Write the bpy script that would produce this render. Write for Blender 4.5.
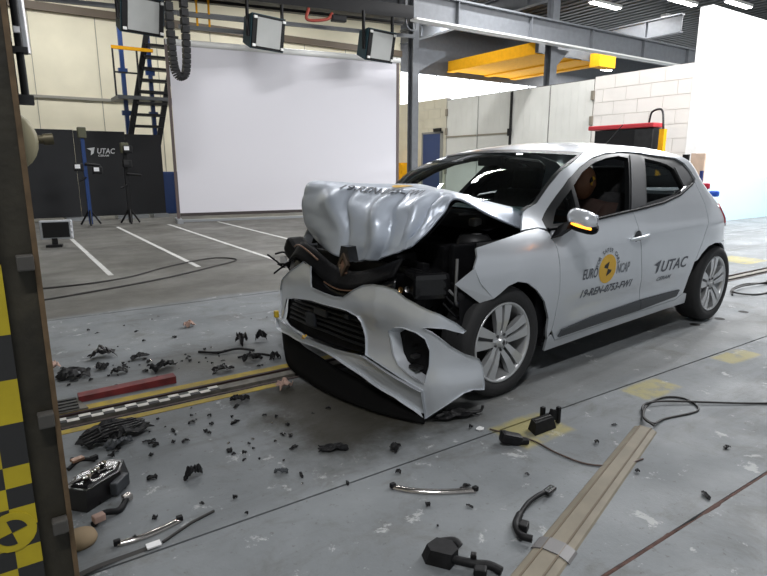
import bpy, bmesh, math, random
from mathutils import Vector, Matrix, noise
from mathutils.geometry import delaunay_2d_cdt

# ------------------------------------------------------------------ clearing
for o in list(bpy.data.objects): bpy.data.objects.remove(o, do_unlink=True)
scene = bpy.context.scene
COL = scene.collection
R = math.radians
random.seed(7)

# ------------------------------------------------------------------ camera
ang, pitch = R(56.1), math.atan(122/569.0)
cam = bpy.data.cameras.new('camera'); cam.sensor_width = 36; cam.lens = 36*569/767
camo = bpy.data.objects.new('camera', cam); COL.objects.link(camo)
fw = Vector((math.cos(ang)*math.cos(pitch), math.sin(ang)*math.cos(pitch), -math.sin(pitch)))
camo.location = (0, 0, 1.25); camo.rotation_euler = fw.to_track_quat('-Z', 'Y').to_euler()
cam.clip_start = .05; cam.clip_end = 200
scene.camera = camo

# ------------------------------------------------------------------ world, lights, exposure
w = bpy.data.worlds.new('world'); scene.world = w; w.use_nodes = True
w.node_tree.nodes['Background'].inputs[0].default_value = (.90, .95, 1.0, 1)
w.node_tree.nodes['Background'].inputs[1].default_value = .28
vs = scene.view_settings
vs.view_transform = 'Standard'; vs.look = 'None'; vs.gamma = 1; vs.use_curve_mapping = False
vs.exposure = 0.55
LAMP_W = 150          # watts of each ceiling lamp

# ------------------------------------------------------------------ materials
MATS = {}
def mat(name, col, rough=.5, metal=0., var=0., scale=8., bump=0., bscale=40., coat=0., emit=None, es=1., col2=None, spec=.5, detail=4):
    if name in MATS: return MATS[name]
    m = bpy.data.materials.new(name); m.use_nodes = True
    nt = m.node_tree; b = nt.nodes['Principled BSDF']
    c = (*col, 1)
    b.inputs['Base Color'].default_value = c
    b.inputs['Roughness'].default_value = rough; b.inputs['Metallic'].default_value = metal
    b.inputs['Specular IOR Level'].default_value = spec
    b.inputs['Coat Weight'].default_value = coat; b.inputs['Coat Roughness'].default_value = .06
    if emit: b.inputs['Emission Color'].default_value = (*emit, 1); b.inputs['Emission Strength'].default_value = es
    if var or bump or col2:
        tc = nt.nodes.new('ShaderNodeTexCoord')
    if var or col2:
        n = nt.nodes.new('ShaderNodeTexNoise'); n.inputs['Scale'].default_value = scale; n.inputs['Detail'].default_value = detail
        nt.links.new(tc.outputs['Object'], n.inputs['Vector'])
        r = nt.nodes.new('ShaderNodeValToRGB'); r.color_ramp.elements[0].position = .32; r.color_ramp.elements[1].position = .68
        a = col2 or tuple(max(0, x*(1-var)) for x in col); bb = col if col2 else tuple(min(1, x*(1+var)) for x in col)
        r.color_ramp.elements[0].color = (*a, 1); r.color_ramp.elements[1].color = (*bb, 1)
        nt.links.new(n.outputs['Fac'], r.inputs['Fac']); nt.links.new(r.outputs['Color'], b.inputs['Base Color'])
    if bump:
        n2 = nt.nodes.new('ShaderNodeTexNoise'); n2.inputs['Scale'].default_value = bscale; n2.inputs['Detail'].default_value = 3
        nt.links.new(tc.outputs['Object'], n2.inputs['Vector'])
        bp = nt.nodes.new('ShaderNodeBump'); bp.inputs['Strength'].default_value = bump; bp.inputs['Distance'].default_value = .02
        nt.links.new(n2.outputs['Fac'], bp.inputs['Height']); nt.links.new(bp.outputs['Normal'], b.inputs['Normal'])
    MATS[name] = m; return m

def glass_mat(name, tint, ior=1.45, rough=.0):
    m = bpy.data.materials.new(name); m.use_nodes = True; nt = m.node_tree
    for n in list(nt.nodes): nt.nodes.remove(n)
    out = nt.nodes.new('ShaderNodeOutputMaterial'); mix = nt.nodes.new('ShaderNodeMixShader')
    tr = nt.nodes.new('ShaderNodeBsdfTransparent'); tr.inputs[0].default_value = (*tint, 1)
    gl = nt.nodes.new('ShaderNodeBsdfGlossy'); gl.inputs['Roughness'].default_value = rough
    fr = nt.nodes.new('ShaderNodeFresnel'); fr.inputs[0].default_value = ior
    nt.links.new(fr.outputs[0], mix.inputs[0]); nt.links.new(tr.outputs[0], mix.inputs[1]); nt.links.new(gl.outputs[0], mix.inputs[2])
    nt.links.new(mix.outputs[0], out.inputs[0]); MATS[name] = m; return m

PAINT = mat('silver_car_paint', (.60, .63, .67), .30, .40, coat=.7, var=.03, scale=3)
HOODP = mat('crumpled_silver_paint', (.50, .55, .63), .42, .3, coat=.25, var=.04, scale=4)
BLACKP = mat('black_plastic', (.006, .006, .007), .6, spec=.12, var=.3, scale=12, bump=.1)
TRIM = mat('black_gloss_trim', (.010, .011, .012), .4, spec=.3)
GREYT = mat('charcoal_pillar_trim', (.020, .022, .026), .5, spec=.3)
STRIP = mat('dark_grey_moulding', (.045, .05, .057), .5)
RUBBER = mat('tyre_rubber', (.018, .018, .019), .75, bump=.1, bscale=60)
ALLOY = mat('alloy_wheel_silver', (.56, .57, .58), .28, .6, coat=.3)
ALLOYD = mat('alloy_slot_black', (.03, .03, .032), .4)
STEELD = mat('dark_steel', (.022, .022, .023), .5, .3, var=.3)
ALU = mat('bare_aluminium', (.55, .55, .56), .35, .9, var=.15, scale=20)
COPPER = mat('brown_plastic_reflector', (.25, .14, .09), .35, .3)
CABIN = mat('cabin_dark_cloth', (.020, .020, .022), .85, var=.3, scale=30)
DASH = mat('dashboard_plastic', (.09, .13, .14), .6, bump=.1)
BROWN = mat('dash_brown_trim', (.16, .08, .03), .5)
GLASS = glass_mat('windscreen_glass', (.78, .90, .88), 1.5)
SGLASS = glass_mat('side_window_glass', (.55, .62, .64), 1.5)
AMBER = mat('lit_amber_indicator', (1, .35, .02), .3, emit=(1, .30, .02), es=3.2)
RED = mat('tail_lamp_red', (.55, .01, .03), .12, coat=1)
DECK = mat('decal_charcoal', (.09, .10, .12), .5)
DECG = mat('decal_grey', (.20, .22, .25), .5)
DECY = mat('decal_yellow', (.72, .42, .03), .45)
DECB = mat('decal_black', (.02, .02, .02), .5)

# ------------------------------------------------------------------ object helpers
def tag(o, label=None, cat=None, group=None, kind=None):
    if label: o['label'] = label
    if cat: o['category'] = cat
    if group: o['group'] = group
    if kind: o['kind'] = kind
    return o
def link(name, me, m=None, parent=None, smooth=False):
    o = bpy.data.objects.new(name, me); COL.objects.link(o)
    if m is not None:
        for k in (m if isinstance(m, (list, tuple)) else [m]): me.materials.append(k)
    if smooth:
        for p in me.polygons: p.use_smooth = True
    if parent: o.parent = parent
    return o
def empty(name, loc=(0, 0, 0), rz=0, label=None, cat=None, group=None, parent=None, kind=None):
    o = bpy.data.objects.new(name, None); COL.objects.link(o); o.location = loc; o.rotation_euler = (0, 0, rz)
    o.empty_display_size = .1
    if parent: o.parent = parent
    tag(o, label, cat, group, kind); return o

class MB:
    """collects shapes that belong to ONE part"""
    def __init__(s): s.v = []; s.f = []; s.mi = []; s.sm = []
    def add(s, V, F, mi=0, sm=False):
        k = len(s.v); s.v += [tuple(v) for v in V]
        for f in F: s.f.append(tuple(i+k for i in f)); s.mi.append(mi); s.sm.append(sm)
        return s
    def box(s, a, b, mi=0, M=None):
        (x0, y0, z0), (x1, y1, z1) = a, b
        V = [(x0,y0,z0),(x1,y0,z0),(x1,y1,z0),(x0,y1,z0),(x0,y0,z1),(x1,y0,z1),(x1,y1,z1),(x0,y1,z1)]
        if M is not None: V = [M @ Vector(v) for v in V]
        return s.add(V, [(0,3,2,1),(4,5,6,7),(0,1,5,4),(1,2,6,5),(2,3,7,6),(3,0,4,7)], mi)
    def cbox(s, c, d, mi=0, M=None, ch=0):
        x, y, z = c; a, b, e = d[0]/2, d[1]/2, d[2]/2
        if not ch:
            T = Matrix.Translation(c); T = T @ M if M is not None else T
            return s.box((-a, -b, -e), (a, b, e), mi, T)
        # chamfered box
        bm = bmesh.new(); bmesh.ops.create_cube(bm, size=1)
        for v in bm.verts: v.co = Vector((v.co.x*2*a, v.co.y*2*b, v.co.z*2*e))
        bmesh.ops.bevel(bm, geom=bm.edges[:], offset=ch, segments=2, affect='EDGES', profile=.6)
        T = Matrix.Translation(c); T = T @ M if M is not None else T
        bm.verts.index_update()
        s.add([T @ v.co for v in bm.verts], [[v.index for v in f.verts] for f in bm.faces], mi); bm.free(); return s
    def tube(s, pts, r, n=8, mi=0, cap=True, closed=False):
        pts = [Vector(p) for p in pts]; N = len(pts); rs = r if isinstance(r, (list, tuple)) else [r]*N
        V = []; up = None
        for i, p in enumerate(pts):
            d = (pts[(i+1) % N]-pts[i-1]) if closed else (pts[min(i+1, N-1)]-pts[max(i-1, 0)])
            d.normalize()
            if up is None: up = d.orthogonal().normalized()
            else:
                up = up-d*up.dot(d)
                up = up.normalized() if up.length > 1e-5 else d.orthogonal().normalized()
            q = d.cross(up)
            for k in range(n):
                a = 2*math.pi*k/n; V.append(p+(up*math.cos(a)+q*math.sin(a))*rs[i])
        F = []
        for i in range(N if closed else N-1):
            j = (i+1) % N
            for k in range(n): F.append((i*n+k, i*n+(k+1) % n, j*n+(k+1) % n, j*n+k))
        s.add(V, F, mi, True)
        if cap and not closed:
            s.add(V[:n], [tuple(reversed(range(n)))], mi); s.add(V[-n:], [tuple(range(n))], mi)
        return s
    def lathe(s, prof, n=32, M=None, mi=0, sm=True):
        """prof: list of (r, h) about local Z"""
        V = []
        for k in range(n):
            a = 2*math.pi*k/n
            for r, h in prof: V.append(Vector((r*math.cos(a), r*math.sin(a), h)))
        if M is not None: V = [M @ v for v in V]
        m = len(prof); F = []
        for k in range(n):
            j = (k+1) % n
            for i in range(m-1): F.append((k*m+i, j*m+i, j*m+i+1, k*m+i+1))
        return s.add(V, F, mi, sm)
    def prism(s, poly, f0, f1, mi=0):
        """poly 2D; f0/f1 map 2D->3D for the two caps"""
        n = len(poly); V = [f0(*p) for p in poly]+[f1(*p) for p in poly]
        F = [tuple(range(n)), tuple(reversed(range(n, 2*n)))]+[((i+1) % n, i, n+i, n+(i+1) % n) for i in range(n)]
        return s.add(V, F, mi)
    def grid(s, rows, mi=0, sm=True, flip=False):
        n, m = len(rows), len(rows[0]); V = [p for r in rows for p in r]; F = []
        for i in range(n-1):
            for j in range(m-1):
                f = (i*m+j, i*m+j+1, (i+1)*m+j+1, (i+1)*m+j); F.append(f[::-1] if flip else f)
        return s.add(V, F, mi, sm)
    def build(s, name, m, parent=None, fix=True):
        me = bpy.data.meshes.new(name); me.from_pydata(s.v, [], s.f)
        for p, a, b in zip(me.polygons, s.mi, s.sm): p.material_index = a; p.use_smooth = b
        if fix:
            bm = bmesh.new(); bm.from_mesh(me); bmesh.ops.recalc_face_normals(bm, faces=bm.faces[:]); bm.to_mesh(me); bm.free()
        me.update(); return link(name, me, m, parent)
def solid(o, t, off=-1):
    md = o.modifiers.new('thickness', 'SOLIDIFY'); md.thickness = t; md.offset = off; return o
def copy_tree(o, parent=None):
    c = o.copy(); COL.objects.link(c)
    if parent is not None: c.parent = parent
    for ch in list(o.children): copy_tree(ch, c)
    return c
def lerp(a, b, t): return a+(b-a)*t
def tabf(tab):
    def f(x):
        if x <= tab[0][0]: return tab[0][1]
        for (a, b), (c, d) in zip(tab, tab[1:]):
            if x <= c: return b+(d-b)*(x-a)/(c-a)
        return tab[-1][1]
    return f
def smooth_tab(tab, k=.03):
    f = tabf(tab)
    return lambda x: (f(x-k)+2*f(x-k/2)+2*f(x)+2*f(x+k/2)+f(x+k))/8
def sstep(a, b, x):
    t = max(0, min(1, (x-a)/(b-a))); return t*t*(3-2*t)
def catmull(P, n=8):
    P = [Vector(p) for p in P]; Q = [2*P[0]-P[1]]+P+[2*P[-1]-P[-2]]; out = []
    for i in range(1, len(Q)-2):
        a, b, c, d = Q[i-1:i+3]
        for k in range(n):
            t = k/n; out.append(.5*((2*b)+(c-a)*t+(2*a-5*b+4*c-d)*t*t+(3*b-a-3*c+d)*t**3))
    out.append(P[-1].copy()); return out
def inside(p, poly):
    x, y = p; r = False; n = len(poly)
    for i in range(n):
        (x0, y0), (x1, y1) = poly[i], poly[i-1]
        if (y0 > y) != (y1 > y) and x < (x1-x0)*(y-y0)/(y1-y0)+x0: r = not r
    return r
def segdist(p, poly):
    best = 9e9; px, py = p
    for i in range(len(poly)):
        (x0, y0), (x1, y1) = poly[i-1], poly[i]; dx, dy = x1-x0, y1-y0; L = dx*dx+dy*dy
        t = 0 if L == 0 else max(0, min(1, ((px-x0)*dx+(py-y0)*dy)/L))
        best = min(best, math.hypot(px-x0-t*dx, py-y0-t*dy))
    return best
def panel(name, poly, mapf, m, parent, holes=(), step=.05, thick=.014, flip=False):
    """sheet-metal panel: 2D outline (with holes) on a curved surface mapf(u, v) -> Vector, with returned edges"""
    loops = [poly]+list(holes); pts = []; edges = []; dense = []
    for L in loops:
        k0 = len(pts); dl = []
        for i in range(len(L)):
            a, b = L[i], L[(i+1) % len(L)]; n = max(1, int(math.hypot(b[0]-a[0], b[1]-a[1])/step+.5))
            for k in range(n): dl.append((lerp(a[0], b[0], k/n), lerp(a[1], b[1], k/n)))
        pts += dl; n = len(dl); edges += [(k0+i, k0+(i+1) % n) for i in range(n)]; dense.append((k0, n))
    xs = [p[0] for p in poly]; ys = [p[1] for p in poly]
    y = min(ys)+step*.5; row = 0
    while y < max(ys):
        x = min(xs)+step*(.25+.5*(row % 2))
        while x < max(xs):
            p = (x, y)
            if inside(p, poly) and not any(inside(p, h) for h in holes) and min(segdist(p, L) for L in loops) > step*.4: pts.append(p)
            x += step
        y += step*.87; row += 1
    res = delaunay_2d_cdt([Vector(p) for p in pts], edges, [], 0, 1e-6)
    vo, _, fo = res[0], res[1], res[2]
    fs = []
    for f in fo:
        c = (sum(vo[i][0] for i in f)/3, sum(vo[i][1] for i in f)/3)
        if inside(c, poly) and not any(inside(c, h) for h in holes): fs.append(tuple(f))
    def nrm(u, v):
        h = .004; a = mapf(u+h, v)-mapf(u-h, v); b = mapf(u, v+h)-mapf(u, v-h); n = a.cross(b); n.normalize(); return -n if flip else n
    V = [mapf(p[0], p[1]) for p in vo]; N = [nrm(p[0], p[1]) for p in vo]
    F = [f[::-1] if flip else f for f in fs]; nf = len(V)
    # returned edge + back face
    from collections import Counter
    cnt = Counter()
    for f in F:
        for i in range(3): cnt[(f[i], f[(i+1) % 3])] += 1
    be = [e for e in cnt if (e[1], e[0]) not in cnt]
    V2 = list(V); N2 = list(N); F2 = list(F); idx = {}
    for a, b in be:
        for q in (a, b):
            if q not in idx:
                idx[q] = len(V2); V2 += [V[q], V[q]-N[q]*thick]; N2 += [N[q], N[q]]
        F2.append((idx[b], idx[a], idx[a]+1, idx[b]+1))
    me = bpy.data.meshes.new(name); me.from_pydata([tuple(v) for v in V2], [], F2)
    for p in me.polygons: p.use_smooth = True
    k = len(F)
    for i, p in enumerate(me.polygons):
        if i >= k: p.use_smooth = False
    me.update()
    me.normals_split_custom_set_from_vertices([tuple(n) for n in N2]) if False else None
    ln = []
    for i, p in enumerate(me.polygons):
        for vi in p.vertices: ln.append(tuple(N2[vi]) if i < k else tuple(p.normal))
    me.normals_split_custom_set(ln)
    return link(name, me, m, parent)
def text_mesh(txt, size=1., shear=0., align='LEFT', spacing=1.):
    cu = bpy.data.curves.new('lettering', 'FONT'); cu.body = txt; cu.size = size; cu.shear = shear; cu.align_x = align; cu.space_character = spacing
    cu.resolution_u = 3; cu.offset = size*.018; cu.fill_mode = 'FRONT'
    o = bpy.data.objects.new('lettering', cu); COL.objects.link(o)
    dg = bpy.context.evaluated_depsgraph_get(); dg.update()
    me = bpy.data.meshes.new_from_object(o.evaluated_get(dg)); bpy.data.objects.remove(o)
    V = [(v.co.x, v.co.y) for v in me.vertices]; F = [tuple(p.vertices) for p in me.polygons]
    bpy.data.meshes.remove(me); bpy.data.curves.remove(cu)
    return V, F
def decal(name, VF, mapf, m, parent, off=.002, bold=0):
    V, F = VF
    h = .004; P = []
    for (u, v) in V:
        p = mapf(u, v); n = (mapf(u+h, v)-mapf(u-h, v)).cross(mapf(u, v+h)-mapf(u, v-h)); n.normalize(); P.append(p+n*off)
    me = bpy.data.meshes.new(name); me.from_pydata([tuple(p) for p in P], [], F); me.update()
    return link(name, me, m, parent)
def arc(cx, cy, r, a0, a1, n=12, r0=None):
    o = [(cx+r*math.cos(lerp(a0, a1, i/n)), cy+r*math.sin(lerp(a0, a1, i/n))) for i in range(n+1)]
    return o

# ================================================================== THE HALL
def floor_material():
    m = bpy.data.materials.new('worn_painted_concrete'); m.use_nodes = True; nt = m.node_tree; b = nt.nodes['Principled BSDF']
    tc = nt.nodes.new('ShaderNodeTexCoord'); sep = nt.nodes.new('ShaderNodeSeparateXYZ')
    nt.links.new(tc.outputs['Object'], sep.inputs[0])
    def noi(sc, det=5, rough=.6, dist=0, vec=None):
        n = nt.nodes.new('ShaderNodeTexNoise'); n.inputs['Scale'].default_value = sc; n.inputs['Detail'].default_value = det
        n.inputs['Roughness'].default_value = rough; n.inputs['Distortion'].default_value = dist
        nt.links.new(vec or tc.outputs['Object'], n.inputs['Vector']); return n.outputs['Fac']
    def ramp(f, a, b_):
        r = nt.nodes.new('ShaderNodeMapRange'); r.inputs[1].default_value = a; r.inputs[2].default_value = b_
        r.interpolation_type = 'SMOOTHSTEP'; nt.links.new(f, r.inputs[0]); return r.outputs[0]
    def mth(op, a, c):
        n = nt.nodes.new('ShaderNodeMath'); n.operation = op
        for i, q in enumerate((a, c)):
            if isinstance(q, (int, float)): n.inputs[i].default_value = q
            else: nt.links.new(q, n.inputs[i])
        return n.outputs[0]
    def mixc(f, A, B):
        n = nt.nodes.new('ShaderNodeMix'); n.data_type = 'RGBA'
        nt.links.new(f, n.inputs['Factor'])
        for k, q in ((6, A), (7, B)):
            if isinstance(q, tuple): n.inputs[k].default_value = (*q, 1)
            else: nt.links.new(q, n.inputs[k])
        return n.outputs[2]
    X, Y = sep.outputs[0], sep.outputs[1]
    stretch = nt.nodes.new('ShaderNodeMapping'); stretch.inputs['Scale'].default_value = (.25, 1.6, 1)
    nt.links.new(tc.outputs['Object'], stretch.inputs[0])
    base = mixc(ramp(noi(1.3, 6), .3, .7), (.160, .172, .180), (.222, .237, .247))
    base = mixc(mth('MULTIPLY', ramp(noi(3.2, 8, .72, .6), .50, .70), .65), base, (.115, .115, .108))          # scuffed dirt
    base = mixc(mth('MULTIPLY', ramp(noi(1.6, 10, .75, .2, stretch.outputs[0]), .50, .70), .65), base, (.10, .10, .098)) # drag streaks
    base = mixc(mth('MULTIPLY', ramp(noi(6.5, 7, .75, .3), .60, .655), .85), base, (.40, .41, .41))              # chips to bare pale concrete
    base = mixc(mth('MULTIPLY', ramp(noi(30, 5, .75), .60, .68), .6), base, (.10, .095, .09))             # small dark specks
    # bare brownish concrete beyond the joint
    far = ramp(mth('ADD', Y, mth('MULTIPLY', noi(.9, 3), .5)), 5.55, 5.7)
    farc = mixc(ramp(noi(.8, 6, .65), .35, .7), (.105, .102, .092), (.175, .172, .158))
    farc = mixc(mth('MULTIPLY', ramp(noi(1.0, 8, .7, .4, stretch.outputs[0]), .5, .7), .6), farc, (.07, .068, .06))
    farX = mth('SUBTRACT', 1., ramp(X, 6.2, 7.5))
    base = mixc(mth('MULTIPLY', far, farX), base, farc)
    edge = noi(5, 6, .7)
    def box_mask(x0, x1, y0, y1, soft=.08, wob=.25):
        wx = mth('ADD', X, mth('MULTIPLY', mth('SUBTRACT', edge, .5), wob)); wy = mth('ADD', Y, mth('MULTIPLY', mth('SUBTRACT', noi(4, 5, .7), .5), wob))
        a = mth('MULTIPLY', ramp(wx, x0-soft, x0+soft), mth('SUBTRACT', 1., ramp(wx, x1-soft, x1+soft)))
        c = mth('MULTIPLY', ramp(wy, y0-soft, y0+soft), mth('SUBTRACT', 1., ramp(wy, y1-soft, y1+soft)))
        return mth('MULTIPLY', a, c)
    worn = ramp(noi(7, 6, .7), .30, .55)
    for q in ((1.85, 2.20, 1.60, 1.84), (2.82, 3.16, 1.61, 1.78), (3.82, 4.18, 1.63, 1.78), (8.0, 8.6, 3.4, 3.9)):
        base = mixc(mth('MULTIPLY', mth('MULTIPLY', box_mask(*q, .02, .06), worn), .7), base, (.36, .31, .10))
    base = mixc(mth('MULTIPLY', box_mask(1.0, 1.95, 1.98, 2.95, .20, .55), .88), base, (.024, .019, .009))   # coolant and oil stain, with the car's shadow painted into it
    base = mixc(mth('MULTIPLY', box_mask(.75, 1.35, 3.35, 3.75, .2, .5), .5), base, (.11, .10, .075))
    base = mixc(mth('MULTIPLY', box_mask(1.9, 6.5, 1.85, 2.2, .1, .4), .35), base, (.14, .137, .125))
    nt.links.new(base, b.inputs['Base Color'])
    rr = ramp(noi(2.2, 6), .25, .75); rm = nt.nodes.new('ShaderNodeMapRange'); rm.inputs[3].default_value = .45; rm.inputs[4].default_value = .75; b.inputs['Specular IOR Level'].default_value = .22
    nt.links.new(rr, rm.inputs[0]); nt.links.new(rm.outputs[0], b.inputs['Roughness'])
    bp = nt.nodes.new('ShaderNodeBump'); bp.inputs['Strength'].default_value = .25; bp.inputs['Distance'].default_value = .01
    nt.links.new(noi(18, 6, .7), bp.inputs['Height']); nt.links.new(bp.outputs[0], b.inputs['Normal'])
    return m
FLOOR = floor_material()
DARKCH = mat('dirty_black_channel', (.012, .011, .010), .8)
flo = MB(); flo.box((-9, -9, -.12), (34, 19, -.05)); fl = flo.build('floor', DARKCH); tag(fl, 'grey painted concrete floor of the test hall', kind='structure')
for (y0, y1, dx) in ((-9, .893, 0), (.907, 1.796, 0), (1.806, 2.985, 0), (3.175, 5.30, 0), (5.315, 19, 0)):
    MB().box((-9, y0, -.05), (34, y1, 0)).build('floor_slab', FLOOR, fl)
# cracked rusty filler in the near joint
RUST = mat('rust_brown_joint_filler', (.075, .035, .026), .85, var=.4, scale=30)
c = MB(); pts = []; rnd = random.Random(3)
for i in range(90): pts.append((-1+i*.08, .9+rnd.uniform(-.006, .006), -.012))
c.tube(pts, [rnd.uniform(.008, .017) for _ in pts], 6); c.build('joint_filler', RUST, fl)

CREAM = mat('cream_wall_paint', (.78, .73, .56), .8, var=.06, scale=1.2)
CREAM2 = mat('cream_block_paint', (.62, .58, .46), .8, var=.06, scale=2)
WHITEW = mat('white_wall_paint', (.80, .80, .79), .7, var=.02)
BLOCKW = mat('off_white_block_paint', (.70, .67, .63), .75, var=.03, scale=2)
MORT = mat('mortar_grey', (.63, .60, .56), .9)
SKYBLUE = mat('light_blue_wall_paint', (.55, .77, .86), .6)
DOORW = mat('off_white_door_panel', (.66, .66, .62), .55, var=.04, scale=2)
CEIL = mat('corrugated_grey_roof', (.085, .09, .09), .6)
BEAMG = mat('pale_grey_steel_paint', (.15, .16, .175), .45, var=.08)
BEAMD = mat('dark_grey_steel_paint', (.07, .075, .08), .5, var=.15)
BEAMW = mat('white_steel_paint', (.80, .80, .78), .45)
YEL = mat('crane_yellow', (.75, .36, .012), .8, var=.06, spec=.1)
NAVY = mat('navy_blue_door', (.018, .045, .15), .5)
BLUEST = mat('blue_steel_paint', (.012, .045, .17), .4)
TEAL = mat('dark_teal_paint', (.012, .045, .06), .5)
BLK = mat('matt_black_panel', (.014, .015, .018), .6)
BLKM = mat('black_metal', (.011, .011, .012), .5, .2, spec=.3)

# back wall
bw = MB(); bw.box((-9, 18.5, 0), (13.2, 18.7, 6.6)); o = bw.build('wall_back', CREAM); tag(o, 'cream painted back wall behind the screen', kind='structure')
MB().box((-9, 18.44, 3.05), (13.2, 18.50, 3.12)).build('ledge', mat('grey_ledge', (.30, .29, .25), .7), o)
MB().box((-9, 18.38, 5.25), (13.2, 18.50, 5.45)).build('ledge', mat('brown_girder', (.13, .10, .07), .6), o)
for i in range(9):
    MB().box((-.4+i*1.6, 18.485, 0), (-.385+i*1.6, 18.50, 5.25)).build('panel_seam', MATS['grey_ledge'], o)
bw = MB(); bw.box((13.2, 18.5, 0), (34, 18.7, 2.9)); o = bw.build('wall_far', BEAMG); MB().box((13.2, 18.5, 4.74), (34, 18.7, 6.6)).build('cladding', BEAMG, o); tag(o, 'grey clad far wall around the bright window band', kind='structure')
WIN = mat('daylight_window', (.9, .95, 1), .5, emit=(.93, .97, 1), es=2.6)
o = MB().box((13.2, 18.56, 2.9), (34, 18.62, 4.74)).build('window_1', WIN); tag(o, 'overexposed daylight window band high on the far wall', kind='structure')
for i in range(12): MB().box((13.2+i*1.75, 18.5, 2.9), (13.22+i*1.75, 18.55, 4.74)).build('window_mullion', BEAMG, o)

# wall running away on the right: blocks, folding doors, cream blocks
def block_wall(name, X, y0, y1, z1, m, label, bw_=.62, bh=.31):
    base = MB().box((X+.012, y0, 0), (X+.2, y1, z1)).build(name, MORT); tag(base, label, kind='structure')
    nrow = int(round(z1/bh)); bh = z1/nrow; me = None
    for r in range(nrow):
        off = (r % 2)*bw_/2; y = y0-off
        while y < y1-.01:
            a, b = max(y, y0), min(y+bw_, y1); y += bw_
            if b-a < .08: continue
            MB().box((X, a+.005, r*bh+.005), (X+.011, b-.005, (r+1)*bh-.005)).build('block', m, base)
    return base
block_wall('wall_block', 12.5, 6.88, 9.30, 3.38, BLOCKW, 'off-white blockwork wall beside the folding doors')
block_wall('wall_cream_block', 12.5, 14.92, 18.5, 3.42, CREAM2, 'cream blockwork wall around the blue door')
HINGE = mat('hinge_steel', (.30, .27, .22), .5, .5)
ys = (9.30, 10.68, 12.03, 13.43, 14.90)
dl = ['off-white folding door leaf next to the blockwork wall', 'second folding door leaf from the blockwork wall', 'third folding door leaf with the black lock bar', 'folding door leaf next to the cream blockwork']
for i in range(4):
    d = empty('door_%d' % (i+2), (12.5, (ys[i]+ys[i+1])/2, 0), label=dl[i], kind='structure')
    hw = (ys[i+1]-ys[i])/2
    for k in range(6):
        a, b = -hw+.02+k*(2*hw-.04)/6, -hw+.02+(k+1)*(2*hw-.04)/6
        MB().box((0, a+.0015, .02), (.05, b-.0015, 3.33)).build('door_board', DOORW, d)
    MB().box((.03, -hw, .01), (.08, hw, 3.35)).build('door_backing', mat('dark_seam', (.05, .04, .035), .8), d)
    for z in (1.1, 2.35, 2.95):
        if i in (0, 3): MB().cbox((-.03, (-hw+.02) if i == 0 else (hw-.02), z), (.05, .09, .22), ch=.01).build('hinge', HINGE, d)
    if i >= 2: MB().box((-.03, -hw+.03, 2.16), (-.005, hw-.03, 2.2)).build('lock_bar', HINGE, d)
    if i == 2: MB().box((-.05, -hw-.03, 1.5), (-.005, -hw+.03, 3.3)).cbox((-.06, -hw, 2.2), (.06, .12, .2)).build('lock_rod', BLKM, d)
d = MB().box((12.44, 15.12, 0), (12.505, 16.06, 2.31)).build('door_1', NAVY); tag(d, 'navy blue door in the cream blockwork wall', kind='structure')
MB().box((12.42, 15.06, 0), (12.5, 15.12, 2.36)).box((12.42, 16.06, 0), (12.5, 16.12, 2.36)).box((12.42, 15.06, 2.31), (12.5, 16.12, 2.37)).build('door_frame', mat('door_frame_grey', (.25, .25, .23), .6), d)
MB().cbox((12.41, 15.95, 1.05), (.06, .12, .04)).build('door_handle', ALU, d)
MB().cbox((12.40, 15.25, 2.42), (.08, .35, .1)).build('door_closer', BLKM, d)

# tall white wall at the right with blue dado
o = MB().box((12.5, 6.63, 1.0), (34, 6.88, 4.45)).build('wall_right', WHITEW); tag(o, 'tall brightly lit white wall at the right', kind='structure')
MB().box((12.49, 6.622, 0), (34, 6.88, 1.0)).build('dado', SKYBLUE, o)
# ceiling with corrugation
o = MB().box((-9, -9, 6.9), (34, 18.7, 7.0)).build('ceiling', CEIL); tag(o, 'dark corrugated metal roof of the hall', kind='structure')
for i in range(70):
    MB().box((8+i*.37, 8, 6.85), (8.18+i*.37, 18.5, 6.9)).build('roof_rib', CEIL, o)
o = MB().box((-9.2, -9, 0), (-9, 18.7, 7)).build('wall_left', CREAM); tag(o, 'cream side wall at the far left', kind='structure')

# steel beams
def ibeam(name, a, b, h, wd, m, label, mb=None, cat='beam', flange=.04):
    """along X or Y"""
    e = empty(name, ((a[0]+b[0])/2, (a[1]+b[1])/2, a[2]), label=label, cat=cat)
    d = Vector(b)-Vector(a); L = d.length; M = Matrix.Rotation(math.atan2(d.y, d.x), 4, 'Z')
    p = MB().box((-L/2, -.012, 0), (L/2, .012, h), 0, M); p.build('web', m, e)
    MB().box((-L/2, -wd/2, -.02), (L/2, wd/2, flange-.02), 0, M).build('bottom_flange', mb or m, e)
    MB().box((-L/2, -wd/2, h-flange), (L/2, wd/2, h), 0, M).build('top_flange', m, e)
    n = int(L/2.2)
    for i in range(n):
        x = -L/2+(i+.5)*L/n; MB().box((x-.01, -wd/2+.01, flange-.02), (x+.01, wd/2-.01, h-flange), 0, M).build('stiffener', m, e)
    return e
ibeam('roof_beam', (8.05, 10.8, 4.40), (30, 10.8, 4.40), .56, .24, BEAMG, 'long pale grey steel beam above the folding doors', BEAMW)
ibeam('roof_beam', (6.5, 14.2, 5.35), (30, 14.2, 5.35), .7, .22, BEAMD, 'dark steel beam under the roof behind the pale one')
ibeam('roof_beam', (13.2, 11.0, 5.7), (13.2, 18.4, 5.7), .45, .2, BEAMG, 'grey roof girder crossing above the column')
ibeam('roof_beam', (19.0, 11.0, 5.5), (19.0, 18.4, 5.5), .55, .2, BEAMG, 'farther grey roof girder crossing behind the column')
e = empty('steel_column', (13.0, 11.15, 0), label='grey steel column rising behind the folding doors', cat='column')
MB().box((-.012, -.1, 0), (.012, .1, 6.9)).build('web', BEAMG, e)
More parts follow.
